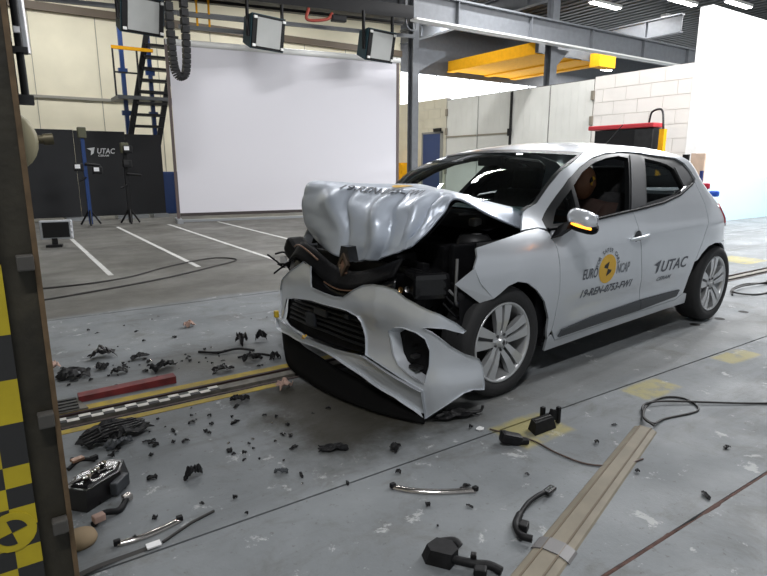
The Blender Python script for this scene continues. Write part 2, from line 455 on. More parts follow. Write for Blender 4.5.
for s in (-1, 1): MB().box((-.13, s*.1-.01, 0), (.13, s*.1+.01, 6.9)).build('flange', BEAMG, e)
MB().prism([(0, 0), (.6, 0), (0, -.55)], lambda a, b: (a+.1, -.02, 4.38+b), lambda a, b: (a+.1, .02, 4.38+b)).build('haunch', BEAMG, e)
e = empty('steel_column', (9.42, 12.62, 0), label='pale grey steel column beside the right edge of the screen', cat='column')
MB().box((-.012, -.1, 0), (.012, .1, 6.9)).build('web', BEAMG, e)
for s in (-1, 1): MB().box((-.10, s*.1-.01, 0), (.10, s*.1+.01, 6.9)).build('flange', BEAMG, e)
MB().prism([(0, 0), (.95, .0), (.95, -.12), (.1, -.55), (0, -.55)], lambda a, b: (a+.08, -.05, 4.25+b), lambda a, b: (a+.08, .05, 4.25+b)).build('haunch', BEAMG, e)
# yellow bridge crane
e = empty('bridge_crane', (15.4, 16.1, 4.9), label='yellow overhead crane bridge under the roof behind the column', cat='crane')
MB().box((0, -2.3, .02), (3.7, 2.25, .06)).build('deck', YEL, e)
for x in (0, 2.0, 3.5):
    g = MB().box((x-.0, -2.3, 0.06), (x+.22, 2.25, .38)).build('girder', YEL, e)
    MB().box((x-.05, -2.3, -.03), (x+.27, 2.25, .015)).build('flange', YEL, g)
MB().box((-.1, -2.45, .0), (3.9, -2.3, .38)).build('end_carriage', BEAMD, e)
MB().box((2.5, -2.9, -.25), (3.4, -2.5, .2)).build('hoist', YEL, e)

# ceiling lamps
LAMPM = mat('lamp_diffuser', (1, 1, 1), .5, emit=(1, .97, .92), es=14)
def lamp(x, y, z, rz, label, L=1.5, grp=None, watt=LAMP_W):
    e = empty('ceiling_lamp', (x, y, z), rz, label, 'lamp', grp)
    MB().box((-L/2, -.12, .0), (L/2, .12, .09)).build('lamp_housing', BEAMW, e)
    MB().box((-L/2+.03, -.09, -.025), (L/2-.03, .09, .0)).build('diffuser', LAMPM, e)
    for q in (-L/3, L/3): MB().tube([(q, 0, .09), (q, 0, 6.9-z)], .01, 6).build('hanger', BEAMD, e)
    l = bpy.data.lights.new('lamp_light', 'AREA'); l.shape = 'RECTANGLE'; l.size = L; l.size_y = .25; l.energy = watt; l.color = (.98, .985, 1)
    lo = bpy.data.objects.new('lamp_light', l); COL.objects.link(lo); lo.parent = e; lo.location = (0, 0, -.04)
    return e
lamp(17.3, 12.7, 6.4, 0, 'ceiling strip lamp left of the brightest roof bay')
lamp(19.4, 11.3, 6.5, 0, 'ceiling strip lamp at the top edge above the blockwork')
lamp(21.2, 10.4, 6.5, 0, 'ceiling strip lamp above the tall white wall')
lamp(20.7, 12.55, 6.45, 0, 'round-looking ceiling lamp deep behind the column', .5)
lamp(23.3, 16.8, 5.45, 0, 'small distant lamp below the yellow crane', .6)
lamp(12.8, 15.7, 6.4, 0, 'ceiling strip lamp above the screen end')
for x, y, wt, lb in [(4.4, 6.9, 45, 'overhead strip lamp beyond the bonnet of the car'), (-.8, -1.6, 200, 'unseen strip lamp added behind the photographer to brighten the bumper'), (7.2, 1.8, 110, 'overhead strip lamp right of the car'), (11.5, 2.4, 320, 'overhead strip lamp before the blue dado'),  # lamp behind the camera is unseen, added to brighten the bumper
        (15.5, 3.8, 600, 'unseen strip lamp added to brighten the tall white wall'), (8.6, 6.2, 130, 'overhead strip lamp behind the car roof'), (11.2, 4.6, 200, 'overhead strip lamp beside the equipment cart'), (3.0, 9.0, 90, 'overhead strip lamp above the white bay lines'), (1.5, 15.6, 120, 'unseen strip lamp added above the black display panels to brighten the back wall'), (7.5, 15.6, 130, 'unseen strip lamp added behind the gantry to brighten the back wall'), (10.2, 9.6, 130, 'overhead strip lamp before the folding doors')]:  # unseen lamps added here brighten the tall white wall and the back wall
    lamp(x, y, 6.3, 0, lb, 1.8, None, wt)

# ------------------------------------------------------------------ projection screen
SCR = mat('white_screen_cloth', (.74, .73, .78), .8)
scr = empty('projection_screen', (3.42, 13.38, 0), math.atan2(-.92, 5.33), 'large white rectangular screen on a stand behind the car', 'screen')
Ls = 5.42
MB().box((0, -.01, .20), (Ls, .01, 3.80)).build('screen_cloth', SCR, scr)
MB().tube([(-.05, 0, 3.85), (Ls+.1, 0, 3.85)], .07, 12).build('roller_tube', BEAMW, scr)
MB().box((0, -.025, .13), (Ls, .025, .20)).build('bottom_bar', mat('dark_brown_bar', (.05, .04, .04), .5), scr)
for x in (-.04, Ls+.04):
    MB().box((x-.03, -.03, .02), (x+.03, .03, 3.9)).build('side_post', mat('brown_grey_post', (.12, .09, .085), .5), scr)
    MB().box((x-.06, -.45, 0), (x+.06, .45, .08)).build('foot', mat('galvanised', (.40, .42, .44), .4, .6), scr)
MB().box((0, -.06, 0), (Ls, .06, .05)).build('base_rail', MATS['galvanised'], scr)

# ------------------------------------------------------------------ black display panels with sign
def panel_board(x0, x1, y, h, label):
    e = empty('display_panel', ((x0+x1)/2, y, 0), label=label, cat='panel'); wd = x1-x0
    MB().box((-wd/2+.005, -.03, .08), (wd/2-.005, .03, h)).build('board', BLK, e)
    for q in (-wd/2, wd/2-.35): MB().box((q, -.25, 0), (q+.35, .25, .08)).build('foot', MATS['galvanised'], e)
    return e
panel_board(-.6, 1.62, 15.2, 2.06, 'black display panel at the far left behind the column')
sgn = panel_board(1.62, 2.72, 15.2, 2.05, 'black display panel with the white lettered logo')
panel_board(2.72, 3.54, 15.2, 2.0, 'black display panel nearest the screen')
V, F = text_mesh('UTAC', .17, .2)
WHT = mat('white_lettering', (.85, .86, .88), .5)
decal('lettering', (V, F), lambda u, v: Vector((-.10+u*.85, -.031, 1.54+v)), WHT, sgn, .003)
V, F = text_mesh('CERAM', .06, .2); decal('lettering', (V, F), lambda u, v: Vector((-.08+u*1.2, -.031, 1.47+v)), WHT, sgn, .003)
MB().prism([(0, .1), (.28, .14), (.22, -.06), (.12, -.12), (.14, .03)], lambda a, b: (-.30+a*.6, -.036, 1.58+b*.7), lambda a, b: (-.30+a*.6, -.031, 1.58+b*.7)).build('logo_mark', WHT, sgn)
# blue cabinets on the floor behind, low
def cabinet(x, y, wd, dp, h, m, label):
    e = empty('storage_cabinet', (x, y, 0), label=label, cat='cabinet')
    MB().cbox((0, 0, h/2), (wd, dp, h), ch=.015).build('body', m, e)
    for s in (-1, 1):
        d = MB().cbox((s*wd/4, -dp/2-.01, h/2), (wd/2-.02, .02, h-.1), ch=.006).build('door', m, e)
        MB().cbox((s*.05, -dp/2-.035, h*.55), (.02, .03, .15)).build('handle', ALU, d)
    return e
cabinet(4.15, 16.2, .9, .5, 1.1, BLUEST, 'blue low cabinet glimpsed between black panel and screen')
cabinet(12.1, 17.0, .5, .95, 1.36, YEL, 'yellow cabinet below the blue door wall')
# ------------------------------------------------------------------ staircase with platform
st = empty('steel_staircase', (3.34, 16.4, 0), label='dark steel open staircase with blue posts and yellow handrail', cat='staircase')
for s in (0, .72):
    MB().prism([(-.58, 1.8), (-.44, 1.8), (.22, 4.6), (.08, 4.6)], lambda a, b: (a+s+.2, -.03, b), lambda a, b: (a+s+.2, .03, b)).build('stringer', BLKM, st)
for i in range(9):
    t = i/9; MB().box((lerp(-.46, .16, t)+.2, -.12, 1.95+i*.29), (lerp(-.46, .16, t)+.95, .16, 2.01+i*.29)).build('tread', BLKM, st)
MB().box((-.5, -.1, 2.93), (.95, .9, 3.02)).build('platform', BEAMD, st)
for x in (-.25, .42):
    MB().box((x-.05, .25, 0), (x+.05, .35, 4.9)).build('post', BLUEST, st)
    for z in (2.55, 3.6): MB().box((x-.11, .24, z), (x+.11, .36, z+.12)).build('clamp', BLUEST, st)
for x in (-.52, .05): MB().box((x-.02, -.08, 3.0), (x+.02, -.04, 4.15)).build('rail_post', STEELD, st)
MB().box((-.54, -.09, 4.12), (.45, -.03, 4.2)).build('handrail', YEL, st)
MB().box((-.52, -.07, 3.55), (.05, -.05, 3.59)).build('mid_rail', STEELD, st)
MB().box((-.58, -.04, 0), (-.5, .04, 1.9)).build('leg', BLKM, st)
MB().box((.12, -.04, 0), (.2, .04, 1.9)).build('leg', BLKM, st)

# ------------------------------------------------------------------ overhead lighting gantry
ga = empty('lighting_gantry', (5.9, 12.4, 4.52), R(-9.8), 'dark steel gantry hanging above the screen', 'gantry')
MB().box((-5, -.15, .16), (3.15, .15, .46)).build('main_bar', BLKM, ga)
MB().box((-5, .55, .2), (3.0, .7, .38)).build('main_bar', BLKM, ga)
MB().box((-5, .45, -.12), (3.3, .53, -.04)).build('rail', BEAMG, ga)
MB().cbox((-1.85, .3, .42), (.55, .3, .22), ch=.02).build('yellow_hoist', YEL, ga)
for x in (-2.0, -1.75): MB().box((x-.02, .28, -.35), (x+.02, .32, .35)).build('yellow_strut', YEL, ga)
MB().box((-2.4, .2, -.45), (-1.0, .26, -.37)).build('cross_bar', BEAMD, ga)
MB().box((-2.4, .2, -.2), (-1.0, .26, -.12)).build('cross_bar', BEAMD, ga)
for x in (-4.5, -2.6, -.8, 1.2, 2.8): MB().box((x-.03, -.03, .4), (x+.03, .03, 2.37)).build('hanger', BEAMD, ga)
MB().tube(catmull([(2.75, -.1, .2), (2.75, -.2, -.05), (2.95, -.2, -.1), (3.0, -.1, .15)]), .02, 6).build('cable_loop', BEAMG, ga)
MB().tube(catmull([(.35, -.1, .15), (.3, -.15, -.1), (.75, -.15, -.05), (.9, -.1, .1)]), .035, 6).build('red_hose', mat('red_hose', (.35, .05, .03), .5), ga)
MB().cbox((1.05, -.1, .0), (.35, .16, .14), ch=.03).build('actuator', BLKM, ga)
LENS = mat('floodlight_glass_grey', (.40, .41, .40), .6, .0, var=.08, scale=2)
def floodlight(x, y_, z, rz, tilt, label):
    e = empty('floodlight', (x, y_, z), rz, label, 'floodlight', 'floodlights hanging from the gantry')
    M = Matrix.Rotation(tilt, 4, 'X')
    MB().prism([(-.42, -.34), (.42, -.34), (.42, .34), (-.42, .34)], lambda a, b: M @ Vector((a, -.0, b)), lambda a, b: M @ Vector((a*.8, .42, b*.75))).build('housing', TEAL, e)
    f = MB().prism([(-.40, -.32), (.40, -.32), (.40, .32), (-.40, .32)], lambda a, b: M @ Vector((a, -.03, b)), lambda a, b: M @ Vector((a, .0, b))).build('bezel', BLKM, e)
    MB().prism([(-.30, -.28), (.30, -.28), (.30, .28), (-.30, .28)], lambda a, b: M @ Vector((a, -.045, b)), lambda a, b: M @ Vector((a, -.03, b))).build('front_glass', LENS, f)
    for sx in (-.36, .36):
        for sz in (-.27, .27): MB().cbox(M @ Vector((sx, -.05, sz)), (.07, .03, .05)).build('clip', BEAMW, f)
    for s in (-.44, .44): MB().box((s-.02, .05, -.1), (s+.02, .12, 4.66-z)).build('bracket', BLKM, e)
    return e
floodlight(2.72, 12.3, 4.06, R(12), R(12), 'floodlight with grey glass above the staircase, leftmost')
floodlight(5.18, 12.1, 4.00, R(12), R(12), 'floodlight with grey glass above the screen middle')
floodlight(7.75, 11.65, 3.95, R(8), R(12), 'floodlight with grey glass at the screen right corner')
# drag chain loop
ch = empty('cable_chain', (3.27, 11.9, 4.5), label='black hanging cable drag chain loop left of the screen', cat='chain')
loop = catmull([(-.16, 0, .6), (-.16, 0, -.4), (-.155, 0, -1.1), (-.12, 0, -1.45), (-.02, 0, -1.56), (.08, 0, -1.45), (.12, 0, -1.0), (.12, 0, -.3), (.12, 0, .6)], 5)
for i in range(len(loop)-1):
    a, b = loop[i], loop[i+1]; d = b-a; M = Matrix.Rotation(-math.atan2(d.z, d.x), 4, 'Y')
    MB().cbox((a+b)/2, (d.length*.82, .16, .13), 0, M).build('chain_link', BLKM, ch)
# ------------------------------------------------------------------ camera / lamp stands in front of the panels
def stand(x, y, h, m, label, lamps):
    e = empty('measuring_stand', (x, y, 0), label=label, cat='stand')
    MB().box((-.035, -.035, .03), (.035, .035, h)).build('pole', m, e)
    for a in range(3):
        q = a*2.094+.4; MB().tube([(0, 0, .35), (.22*math.cos(q), .22*math.sin(q), .02)], .02, 6).build('leg', BLKM, e)
    for (dx, z, k) in lamps:
        hd = MB().cbox((dx, -.08, z), (.18, .14, .16), ch=.02).build('camera_head', BLKM, e)
        MB().cbox((dx-.03, -.16, z+.02), (.10, .02, .08)).build('bright_lens', WHT if k else STEELD, hd)
    MB().tube([(0, -.05, h*.7), (.28, -.05, h*.68)], .03, 6).build('arm', BLKM, e)
    MB().tube([(0, -.05, h*.55), (-.15, -.05, h*.5)], .02, 6).build('arm', BLKM, e)
    MB().cbox((0, -.02, h+.08), (.16, .14, .22), ch=.02).build('top_box', mat('olive_box', (.10, .10, .06), .6), e)
    return e
stand(1.62, 13.7, 1.85, BLUEST, 'blue measuring stand with white lamp before the black panels', [(-.13, 1.22, 1), (.22, 1.16, 1)])
stand(2.40, 13.6, 1.55, BLKM, 'black measuring stand right of the blue one', [(.05, 1.6, 1), (.02, 1.3, 0)])
# small monitor box on floor
mo = empty('floor_monitor', (.72, 10.3, 0), R(-10), 'small dark monitor in a pale frame standing on the floor', 'monitor')
MB().cbox((0, 0, .27), (.46, .06, .30), ch=.02).build('frame', mat('pale_grey_plastic', (.42, .44, .47), .5), mo)
MB().box((-.19, -.036, .15), (.18, -.031, .39)).build('screen_face', BLKM, mo)
MB().box((-.16, -.1, 0), (.06, .1, .04)).box((-.08, -.03, .03), (0, .03, .14)).build('stand_foot', BLKM, mo)
for z in (.18, .27, .36): MB().cbox((.21, -.034, z), (.02, .01, .05)).build('button', WHT, mo)

# ------------------------------------------------------------------ cart with red lid behind the car, tools at right
ca = empty('equipment_cart', (11.0, 7.3, 0), label='black equipment cart with a red top board', cat='cart')
MB().box((-.18, -.68, .18), (.18, .66, 1.98)).build('body', BLKM, ca)
MB().box((-.22, -.68, .2), (-.18, -.3, 1.96)).build('side_panel', STEELD, ca)
MB().cbox((0, .08, 2.04), (.4, 1.5, .09), ch=.02).build('red_top', mat('red_board', (.45, .03, .04), .5), ca)
for (a, b) in ((-.15, -.6), (.15, -.6), (-.15, .6), (.15, .6)): MB().lathe([(0, -.03), (.08, -.03), (.09, 0), (.08, .03), (0, .03)], 12, Matrix.Translation((a, b, .09)) @ Matrix.Rotation(R(90), 4, 'X')).build('castor', RUBBER, ca)
MB().tube(catmull([(0, -.45, 2.1), (0, -.5, 2.3), (0, -.7, 2.32), (-.1, -.82, 2.0), (-.1, -.84, 1.7)]), .02, 6).build('hose', BLKM, ca)
MB().box((-.16, -.88, .05), (-.06, -.78, 1.95)).build('yellow_post', YEL, ca)
BEIGE = mat('beige_board', (.55, .42, .33), .7, var=.1)
b = empty('leaning_board', (11.8, 6.2, 0), label='beige board standing behind the car near the blue wall', cat='board')
MB().box((0, -.12, 0), (.06, .16, 1.5)).build('board', BEIGE, b); MB().box((-.03, .2, 0), (.03, .32, 1.48)).build('dark_edge', BLKM, b)
tr = empty('tool_stand', (9.0, 4.58, 0), label='small stand with red and blue tools behind the tail lamp', cat='stand')
MB().box((-.03, -.03, 0), (.03, .03, .95)).box((-.2, -.2, 0), (.2, .2, .04)).build('pole', STEELD, tr)
MB().cbox((0, .0, .95), (.07, .12, .09), ch=.02).build('red_tool', mat('red_plastic', (.55, .02, .05), .4), tr)
MB().cbox((0, -.14, .84), (.08, .14, .09), ch=.03).build('blue_tool', mat('blue_plastic', (.02, .10, .55), .4), tr)
MB().box((-.02, .06, .9), (.02, .1, 1.18)).build('spike', mat('blue_plastic2', (.03, .05, .20), .4), tr)
MB().box((-.015, -.2, .8), (.015, 0, .83)).build('arm', STEELD, tr)

# ------------------------------------------------------------------ tow track in the floor
TRK = mat('worn_track_steel', (.14, .13, .11), .6, .3, var=.3, scale=20)
tk = empty('tow_track', (0, 3.08, 0), label='sunken tow track with rails crossing the floor under the car', cat='track')
MB().box((-9, -.095, -.05), (34, .095, -.045)).build('channel_bed', DARKCH, tk)
MB().box((-9, -.095, -.05), (34, -.075, .004)).build('rail', mat('dark_rusty_rail', (.035, .018, .016), .6, .2), tk)
MB().box((-9, -.028, -.05), (34, .04, .004)).build('centre_rail', TRK, tk)
MB().box((-9, .075, -.05), (34, .095, .004)).build('rail', MATS['dark_rusty_rail'], tk)
YLINE = mat('worn_yellow_line', (.46, .33, .03), .7, var=.5, scale=14, col2=(.26, .20, .06))
o = MB().box((-.6, 3.18, 0), (2.0, 3.245, .003)).build('floor_line', YLINE); tag(o, 'worn yellow line along the far edge of the tow track', 'line')
o = MB().box((-.6, 2.925, 0), (1.3, 2.972, .003)).build('floor_line', YLINE); tag(o, 'worn yellow line along the near edge of the tow track', 'line')
CHKW = mat('check_white', (.62, .60, .56), .6, var=.2, scale=20); CHKB = mat('check_black', (.02, .02, .02), .6)
tp = MB()
for i in range(16):
    for j in range(2):
        x = .05+i*.055; tp.box((x, 3.053+j*.033, .0045), (x+.055, 3.053+(j+1)*.033, .007), (i+j) % 2)
o = tp.build('checker_tape', [CHKW, CHKB]); tag(o, 'black and white checker tape on the track rail', 'tape')
o = MB().prism([(.22, .0), (.73, .0), (.73, .042), (.22, .032)], lambda a, b: (a+.02, 3.30, b+.001), lambda a, b: (a+.02, 3.37, b+.001)).build('red_bar', mat('worn_red_bar', (.16, .018, .02), .55, var=.35, scale=14)); tag(o, 'red painted bar lying beside the tow track', 'bar')
vt = empty('track_vent', (.17, 3.23, 0), label='dark slotted grate plate by the track end', cat='grate')
MB().prism([(-.14, -.05), (.10, -.05), (.06, .14), (-.14, .14)], lambda a, b: (a, b, .0045), lambda a, b: (a, b, .012)).build('plate', TRK, vt)
for i in range(4): MB().box((-.13, -.04+i*.045, .013), (.06, -.015+i*.045, .02)).build('slat', STEELD, vt)
# white bay lines
LINE = mat('white_floor_line', (.55, .55, .53), .7, var=.12, scale=10)
for i, x in enumerate((1.0, 2.02, 3.05, 4.15)):
    o = MB().box((x-.03, 7.2, 0), (x+.03, 13.0, .003)).build('floor_line', LINE)
    tag(o, ['white floor line nearest the dark column', 'white floor line ending at the black measuring stand', 'white floor line ending left of the screen foot', 'white floor line in front of the screen left half'][i], 'line')
# ------------------------------------------------------------------ cables on floor
def cable(name, pts, r, m, label, n=8):
    o = MB().tube(catmull([(a, b, r+.001+c_) for a, b, c_ in pts], n), r, 6).build(name, m); tag(o, label, 'cable'); return o
CAB = mat('dark_cable', (.02, .018, .017), .6)
CABR = mat('brown_cable', (.09, .06, .05), .6)
cable('floor_cable', [(-.8, 6.9, 0), (.4, 6.75, 0), (1.1, 6.9, 0), (1.7, 7.4, 0), (2.35, 7.75, 0), (2.6, 7.45, 0), (2.2, 7.1, 0), (1.2, 6.5, 0), (-.5, 5.9, 0)], .009, CAB, 'dark cable looping across the bare concrete near the bay lines')
cable('floor_cable', [(2.5, 1.385, .02), (2.55, 1.47, .02), (2.76, 1.57, 0), (2.93, 1.57, 0), (2.99, 1.49, 0), (2.9, 1.38, 0), (2.66, 1.42, .0), (2.52, 1.40, .02), (2.6, 1.50, .01), (2.8, 1.55, .012), (3.3, 1.22, 0), (4.2, .7, 0), (6.5, .2, 0)], .0055, CAB, 'thin dark cable looping out of the cable cover to the right')
cable('floor_cable', [(1.85, 1.83, 0), (1.93, 1.64, 0), (1.93, 1.50, 0), (1.96, 1.36, 0), (2.07, 1.27, 0), (2.2, 1.25, 0)], .004, CABR, 'thin brown cable running from the car to the cable cover')
cable('floor_cable', [(5.9, 2.62, 0), (6.2, 2.76, 0), (6.6, 2.8, 0), (6.8, 2.64, 0), (6.5, 2.48, 0), (6.1, 2.5, 0), (5.95, 2.64, .02), (6.3, 2.72, .02), (6.75, 2.68, .02), (7.2, 2.75, .0), (9, 2.5, 0)], .009, CAB, 'coiled cable on the floor behind the rear wheel')
# ------------------------------------------------------------------ cable cover strip
COVER = mat('beige_rubber_cover', (.20, .175, .13), .7, var=.12, scale=9)
a = Vector((1.05, .955, 0)); bq = Vector((2.475, 1.41, 0)); d = bq-a; L = d.length
cc = empty('cable_cover', a, math.atan2(d.y, d.x), 'long beige rubber cable cover lying on the floor', 'cable cover')
prof = [(-.064, 0), (-.058, .006), (-.025, .016), (.025, .016), (.058, .006), (.064, 0)]
MB().prism(prof, lambda y, z: (-.3, y*1.0, z+.001), lambda y, z: (L, y*.82, z+.001)).build('cover_strip', COVER, cc)
for y in (-.03, .03): MB().tube([(-.3, y, .0165), (L, y*.82, .0165)], .004, 6).build('ridge', mat('brown_ridge', (.14, .11, .075), .7), cc)
tape = MB().prism([(-.067, .0015), (-.06, .009), (-.025, .021), (.025, .021), (.06, .009), (.067, .0015)], lambda y, z: (.33, y, z), lambda y, z: (.40, y, z)).build('grey_tape', mat('duct_tape', (.15, .145, .145), .5), cc)

# ------------------------------------------------------------------ foreground barrier column
PST = mat('dark_olive_steel', (.030, .026, .017), .55, .2, var=.35, scale=9, bump=.1)
PSTE = mat('brown_bare_edge', (.13, .085, .045), .55, .3, var=.3, scale=20)
po = empty('barrier_column', (0, 1.5, 0), label='dark steel column with yellow and black checker plate at left', cat='column')
MB().box((-.06, .0, 0), (.052, .02, 2.6)).build('front_flange', PST, po)
MB().box((-.04, .02, 0), (-.02, .16, 2.6)).build('web', PST, po)
MB().box((-.06, .16, 0), (.052, .18, 2.6)).build('rear_flange', PST, po)
MB().box((.052, -.012, 0), (.063, .03, 2.6)).build('edge_flange', PSTE, po)
MB().box((-.10, -.05, 1.06), (-.02, 0, 2.6)).build('rear_channel', PST, po)
PY = mat('checker_yellow', (.42, .33, .012), .55, var=.12, scale=12)
plate = MB(); cw, chh = .052, .052
rows_pat = []
x1 = -.010
for r in range(24):
    for cidx in range(7):
        xa = x1-(cidx+1)*cw; z = r*chh
        if r < 12: k = (r+cidx) % 2
        elif r < 16: k = 1 if (r % 3 == 0) else 0
        else: k = 1 if r == 16 else 0
        if z > 1.08-chh: continue
        plate.box((xa, -.03, z), (xa+cw, -.018, z+chh), k)
pl = plate.build('checker_plate', [PY, CHKB], po)
# quadrant target on the plate
for q in (0, 2):
    MB().prism([(0, 0)]+arc(0, 0, .032, q*math.pi/2+.25, (q+1)*math.pi/2+.25, 8), lambda a, b: (-.062+a, -.034, .41+b), lambda a, b: (-.062+a, -.031, .41+b)).build('target_mark', CHKB, po)
MB().prism(arc(0, 0, .05, 0, 2*math.pi, 20)[:-1], lambda a, b: (-.062+a, -.0325, .41+b), lambda a, b: (-.062+a, -.0305, .41+b)).build('target_disc', PY, po)
Mr = Matrix.Translation((.052, -.03, 1.30)) @ Matrix.Rotation(R(90), 4, 'X')
DISC = mat('ivory_disc', (.30, .27, .17), .5, var=.1)
MB().lathe([(0, -.02), (.05, -.02), (.058, -.01), (.058, .01), (.05, .02), (0, .02)], 24, Matrix.Translation((.036, .06, 1.305)) @ Matrix.Rotation(R(90), 4, 'X') @ Matrix.Scale(1.15, 4, (0, 1, 0))).build('cap_disc', DISC, po)
MB().tube([(.06, .07, 1.31), (.105, .07, 1.31)], .010, 10).tube([(.105, .07, 1.31), (.125, .07, 1.312)], .013, 10).build('bolt_rod', mat('dull_brass', (.10, .085, .05), .5, .5), po)
for z in (1.04, .665, .385):
    MB().cbox((.035, -.02, z), (.034, .03, .035), ch=.004).build('clamp_block', mat('grey_block', (.06, .056, .05), .5), po)
# pipes fixed at its top
MB().tube([(.09, .1, 1.50), (.075, .1, 2.4)], .014, 12).build('bright_pipe', ALU, po)
for x in (.060, .080): MB().tube([(x, .06, 1.40), (x-.004, .06, 2.4)], .008, 8).build('dark_pipe', BLKM, po)
for z, q in ((1.395, .02), (1.5, .012)): MB().cbox((.07, .06, z), (.05, .03, q)).build('pipe_clip', STEELD, po)
for x, z in ((.06, 1.52), (.078, 1.54)): MB().cbox((x, .047, z), (.012, .012, .012)).build('clip_screw', WHT, po)

# ================================================================== THE CRASHED CAR
YAW = R(4.27)
car = empty('car', (2.128, 2.937, 0), YAW, 'silver five-door hatchback with crushed front after a crash test', 'car')
# local frame: x = 0 at front axle, + to the rear; y = 0 centre, - towards the camera; z up
PZ = smooth_tab([(.0,.76),(.16,.80),(.25,.835),(.4,.862),(.55,.878),(.68,.885),(.78,.88),(.86,.866),(.93,.845),(.98,.822),(1.05,.785),(1.15,.73),(1.25,.672),(1.33,.622),(1.38,.58),(1.42,.53),(1.5,.4)], .05)
PF = smooth_tab([(.0,.76),(.16,.80),(.25,.835),(.4,.862),(.55,.88),(.68,.887),(.78,.875),(.84,.848),(.88,.82),(.92,.785),(.96,.75),(1.0,.72),(1.1,.67),(1.5,.4)], .03)
XE = smooth_tab([(0,3.14),(.25,3.27),(.42,3.34),(.55,3.33),(.64,3.22),(.72,3.18),(.85,3.15),(.93,3.09),(1.0,2.97),(1.06,2.88),(1.15,2.80),(1.25,2.77),(1.32,2.66),(1.38,2.60),(1.5,2.5)], .04)
def S(x, z):
    k = sstep(.3, .75, x); s = PF(z)*(1-k)+PZ(z)*k
    s *= 1-.09*sstep(0, .6, -x-(-.05)) if x < .05 else 1
    # scalloped door above the moulding, haunch over the rear wheel
    s -= .014*math.exp(-((z-.40)/.07)**2)*sstep(.45, .7, x)*(1-sstep(1.9, 2.15, x))
    s += .010*math.exp(-((z-.83)/.05)**2)*sstep(.9, 2.2, x)
    xe = XE(z); t = max(0, min(.9995, (x-2.2)/(xe-2.2)))
    return s*(1-t**3.4)**(1/2.4)
near = lambda x, z: Vector((x, -S(x, z), z))
far_ = lambda x, z: Vector((x, S(x, z), z))
ZT = tabf([(.993,1.332),(1.1,1.360),(1.25,1.384),(1.5,1.392),(1.82,1.382),(2.09,1.356),(2.28,1.326),(2.45,1.29),(2.62,1.25)])
XC = lambda z: min(2.72, XE(z)-.22)
# --- outlines (x, z)
belt = [(.388,.897),(.534,.904),(.838,.934),(1.36,.970),(1.693,.996),(1.988,1.042),(2.254,1.115),(2.345,1.151)]
dlo_top = [(2.345,1.151),(2.324,1.212),(2.282,1.265),(2.188,1.302),(1.921,1.318),(1.67,1.337),(1.469,1.345),(1.235,1.328),(1.053,1.296),(.871,1.238),(.71,1.17),(.573,1.083),(.505,1.033),(.393,.948),(.388,.897)]
f_arch = [(.433,.164),(.405,.24),(.389,.306),(.377,.386),(.311,.50),(.229,.576),(.136,.631),(.049,.65),(-.022,.635),(-.079,.599),(-.118,.578)]
fender = [(.378,.888),(.316,.907),(.204,.902),(-.036,.872),(-.205,.845),(-.215,.802),(-.244,.747),(-.205,.665)]+[(-.118,.578)]+f_arch[::-1][1:-2]+[(.405,.26),(.432,.30),(.436,.55),(.400,.787),(.385,.857)]
f_door = [(.404,.795),(.441,.55),(.439,.30),(.50,.225),(1.46,.252),(1.435,.34),(1.333,.637),(1.258,.958)]+[(.838,.930),(.544,.899),(.41,.890),(.390,.857)]
r_arch = [(2.205,.205),(2.173,.262),(2.159,.349),(2.168,.452),(2.203,.551),(2.256,.595),(2.353,.643),(2.471,.658),(2.60,.648),(2.72,.61),(2.80,.55),(2.86,.47)]
r_door = [(1.262,.960),(1.339,.637),(1.441,.34),(1.468,.252),(2.00,.262),(2.09,.30),(2.11,.42),(2.15,.54),(2.215,.66),(2.30,.82),(2.325,.96),(2.315,1.125),(2.254,1.110),(1.988,1.037),(1.693,.991),(1.36,.965)]
sill = [(.412,.255),(.433,.164),(1.023,.183),(1.983,.199),(2.20,.200),(2.155,.285),(2.10,.295),(2.0,.258),(1.465,.248),(.50,.221),(.446,.27)]
ws_edge = [(.275,1.0),(.343,1.021),(.405,1.041),(.523,1.129),(.653,1.215),(.847,1.287),(.993,1.332)]
upper = [(.174,.908),(.225,.955)]+ws_edge+[(x, ZT(x)) for x in (1.1,1.25,1.5,1.82,2.09,2.28,2.45)]
rear_edge = [(XC(z), z) for z in (1.24, 1.18, 1.1, 1.02, .95, .88, .8, .72, .66)]
body_side = upper+rear_edge+[(2.60,.648),(2.471,.658),(2.353,.643),(2.256,.595),(2.203,.551),(2.158,.54),(2.223,.66),(2.308,.82),(2.333,.96),(2.323,1.128),(2.36,1.151),(2.338,1.216),(2.292,1.272),(2.19,1.310),(1.921,1.326),(1.67,1.345),(1.469,1.353),(1.235,1.336),(1.047,1.303),(.862,1.244),(.695,1.174),(.563,1.087),(.496,1.037),(.384,.950),(.380,.902),(.316,.914)]
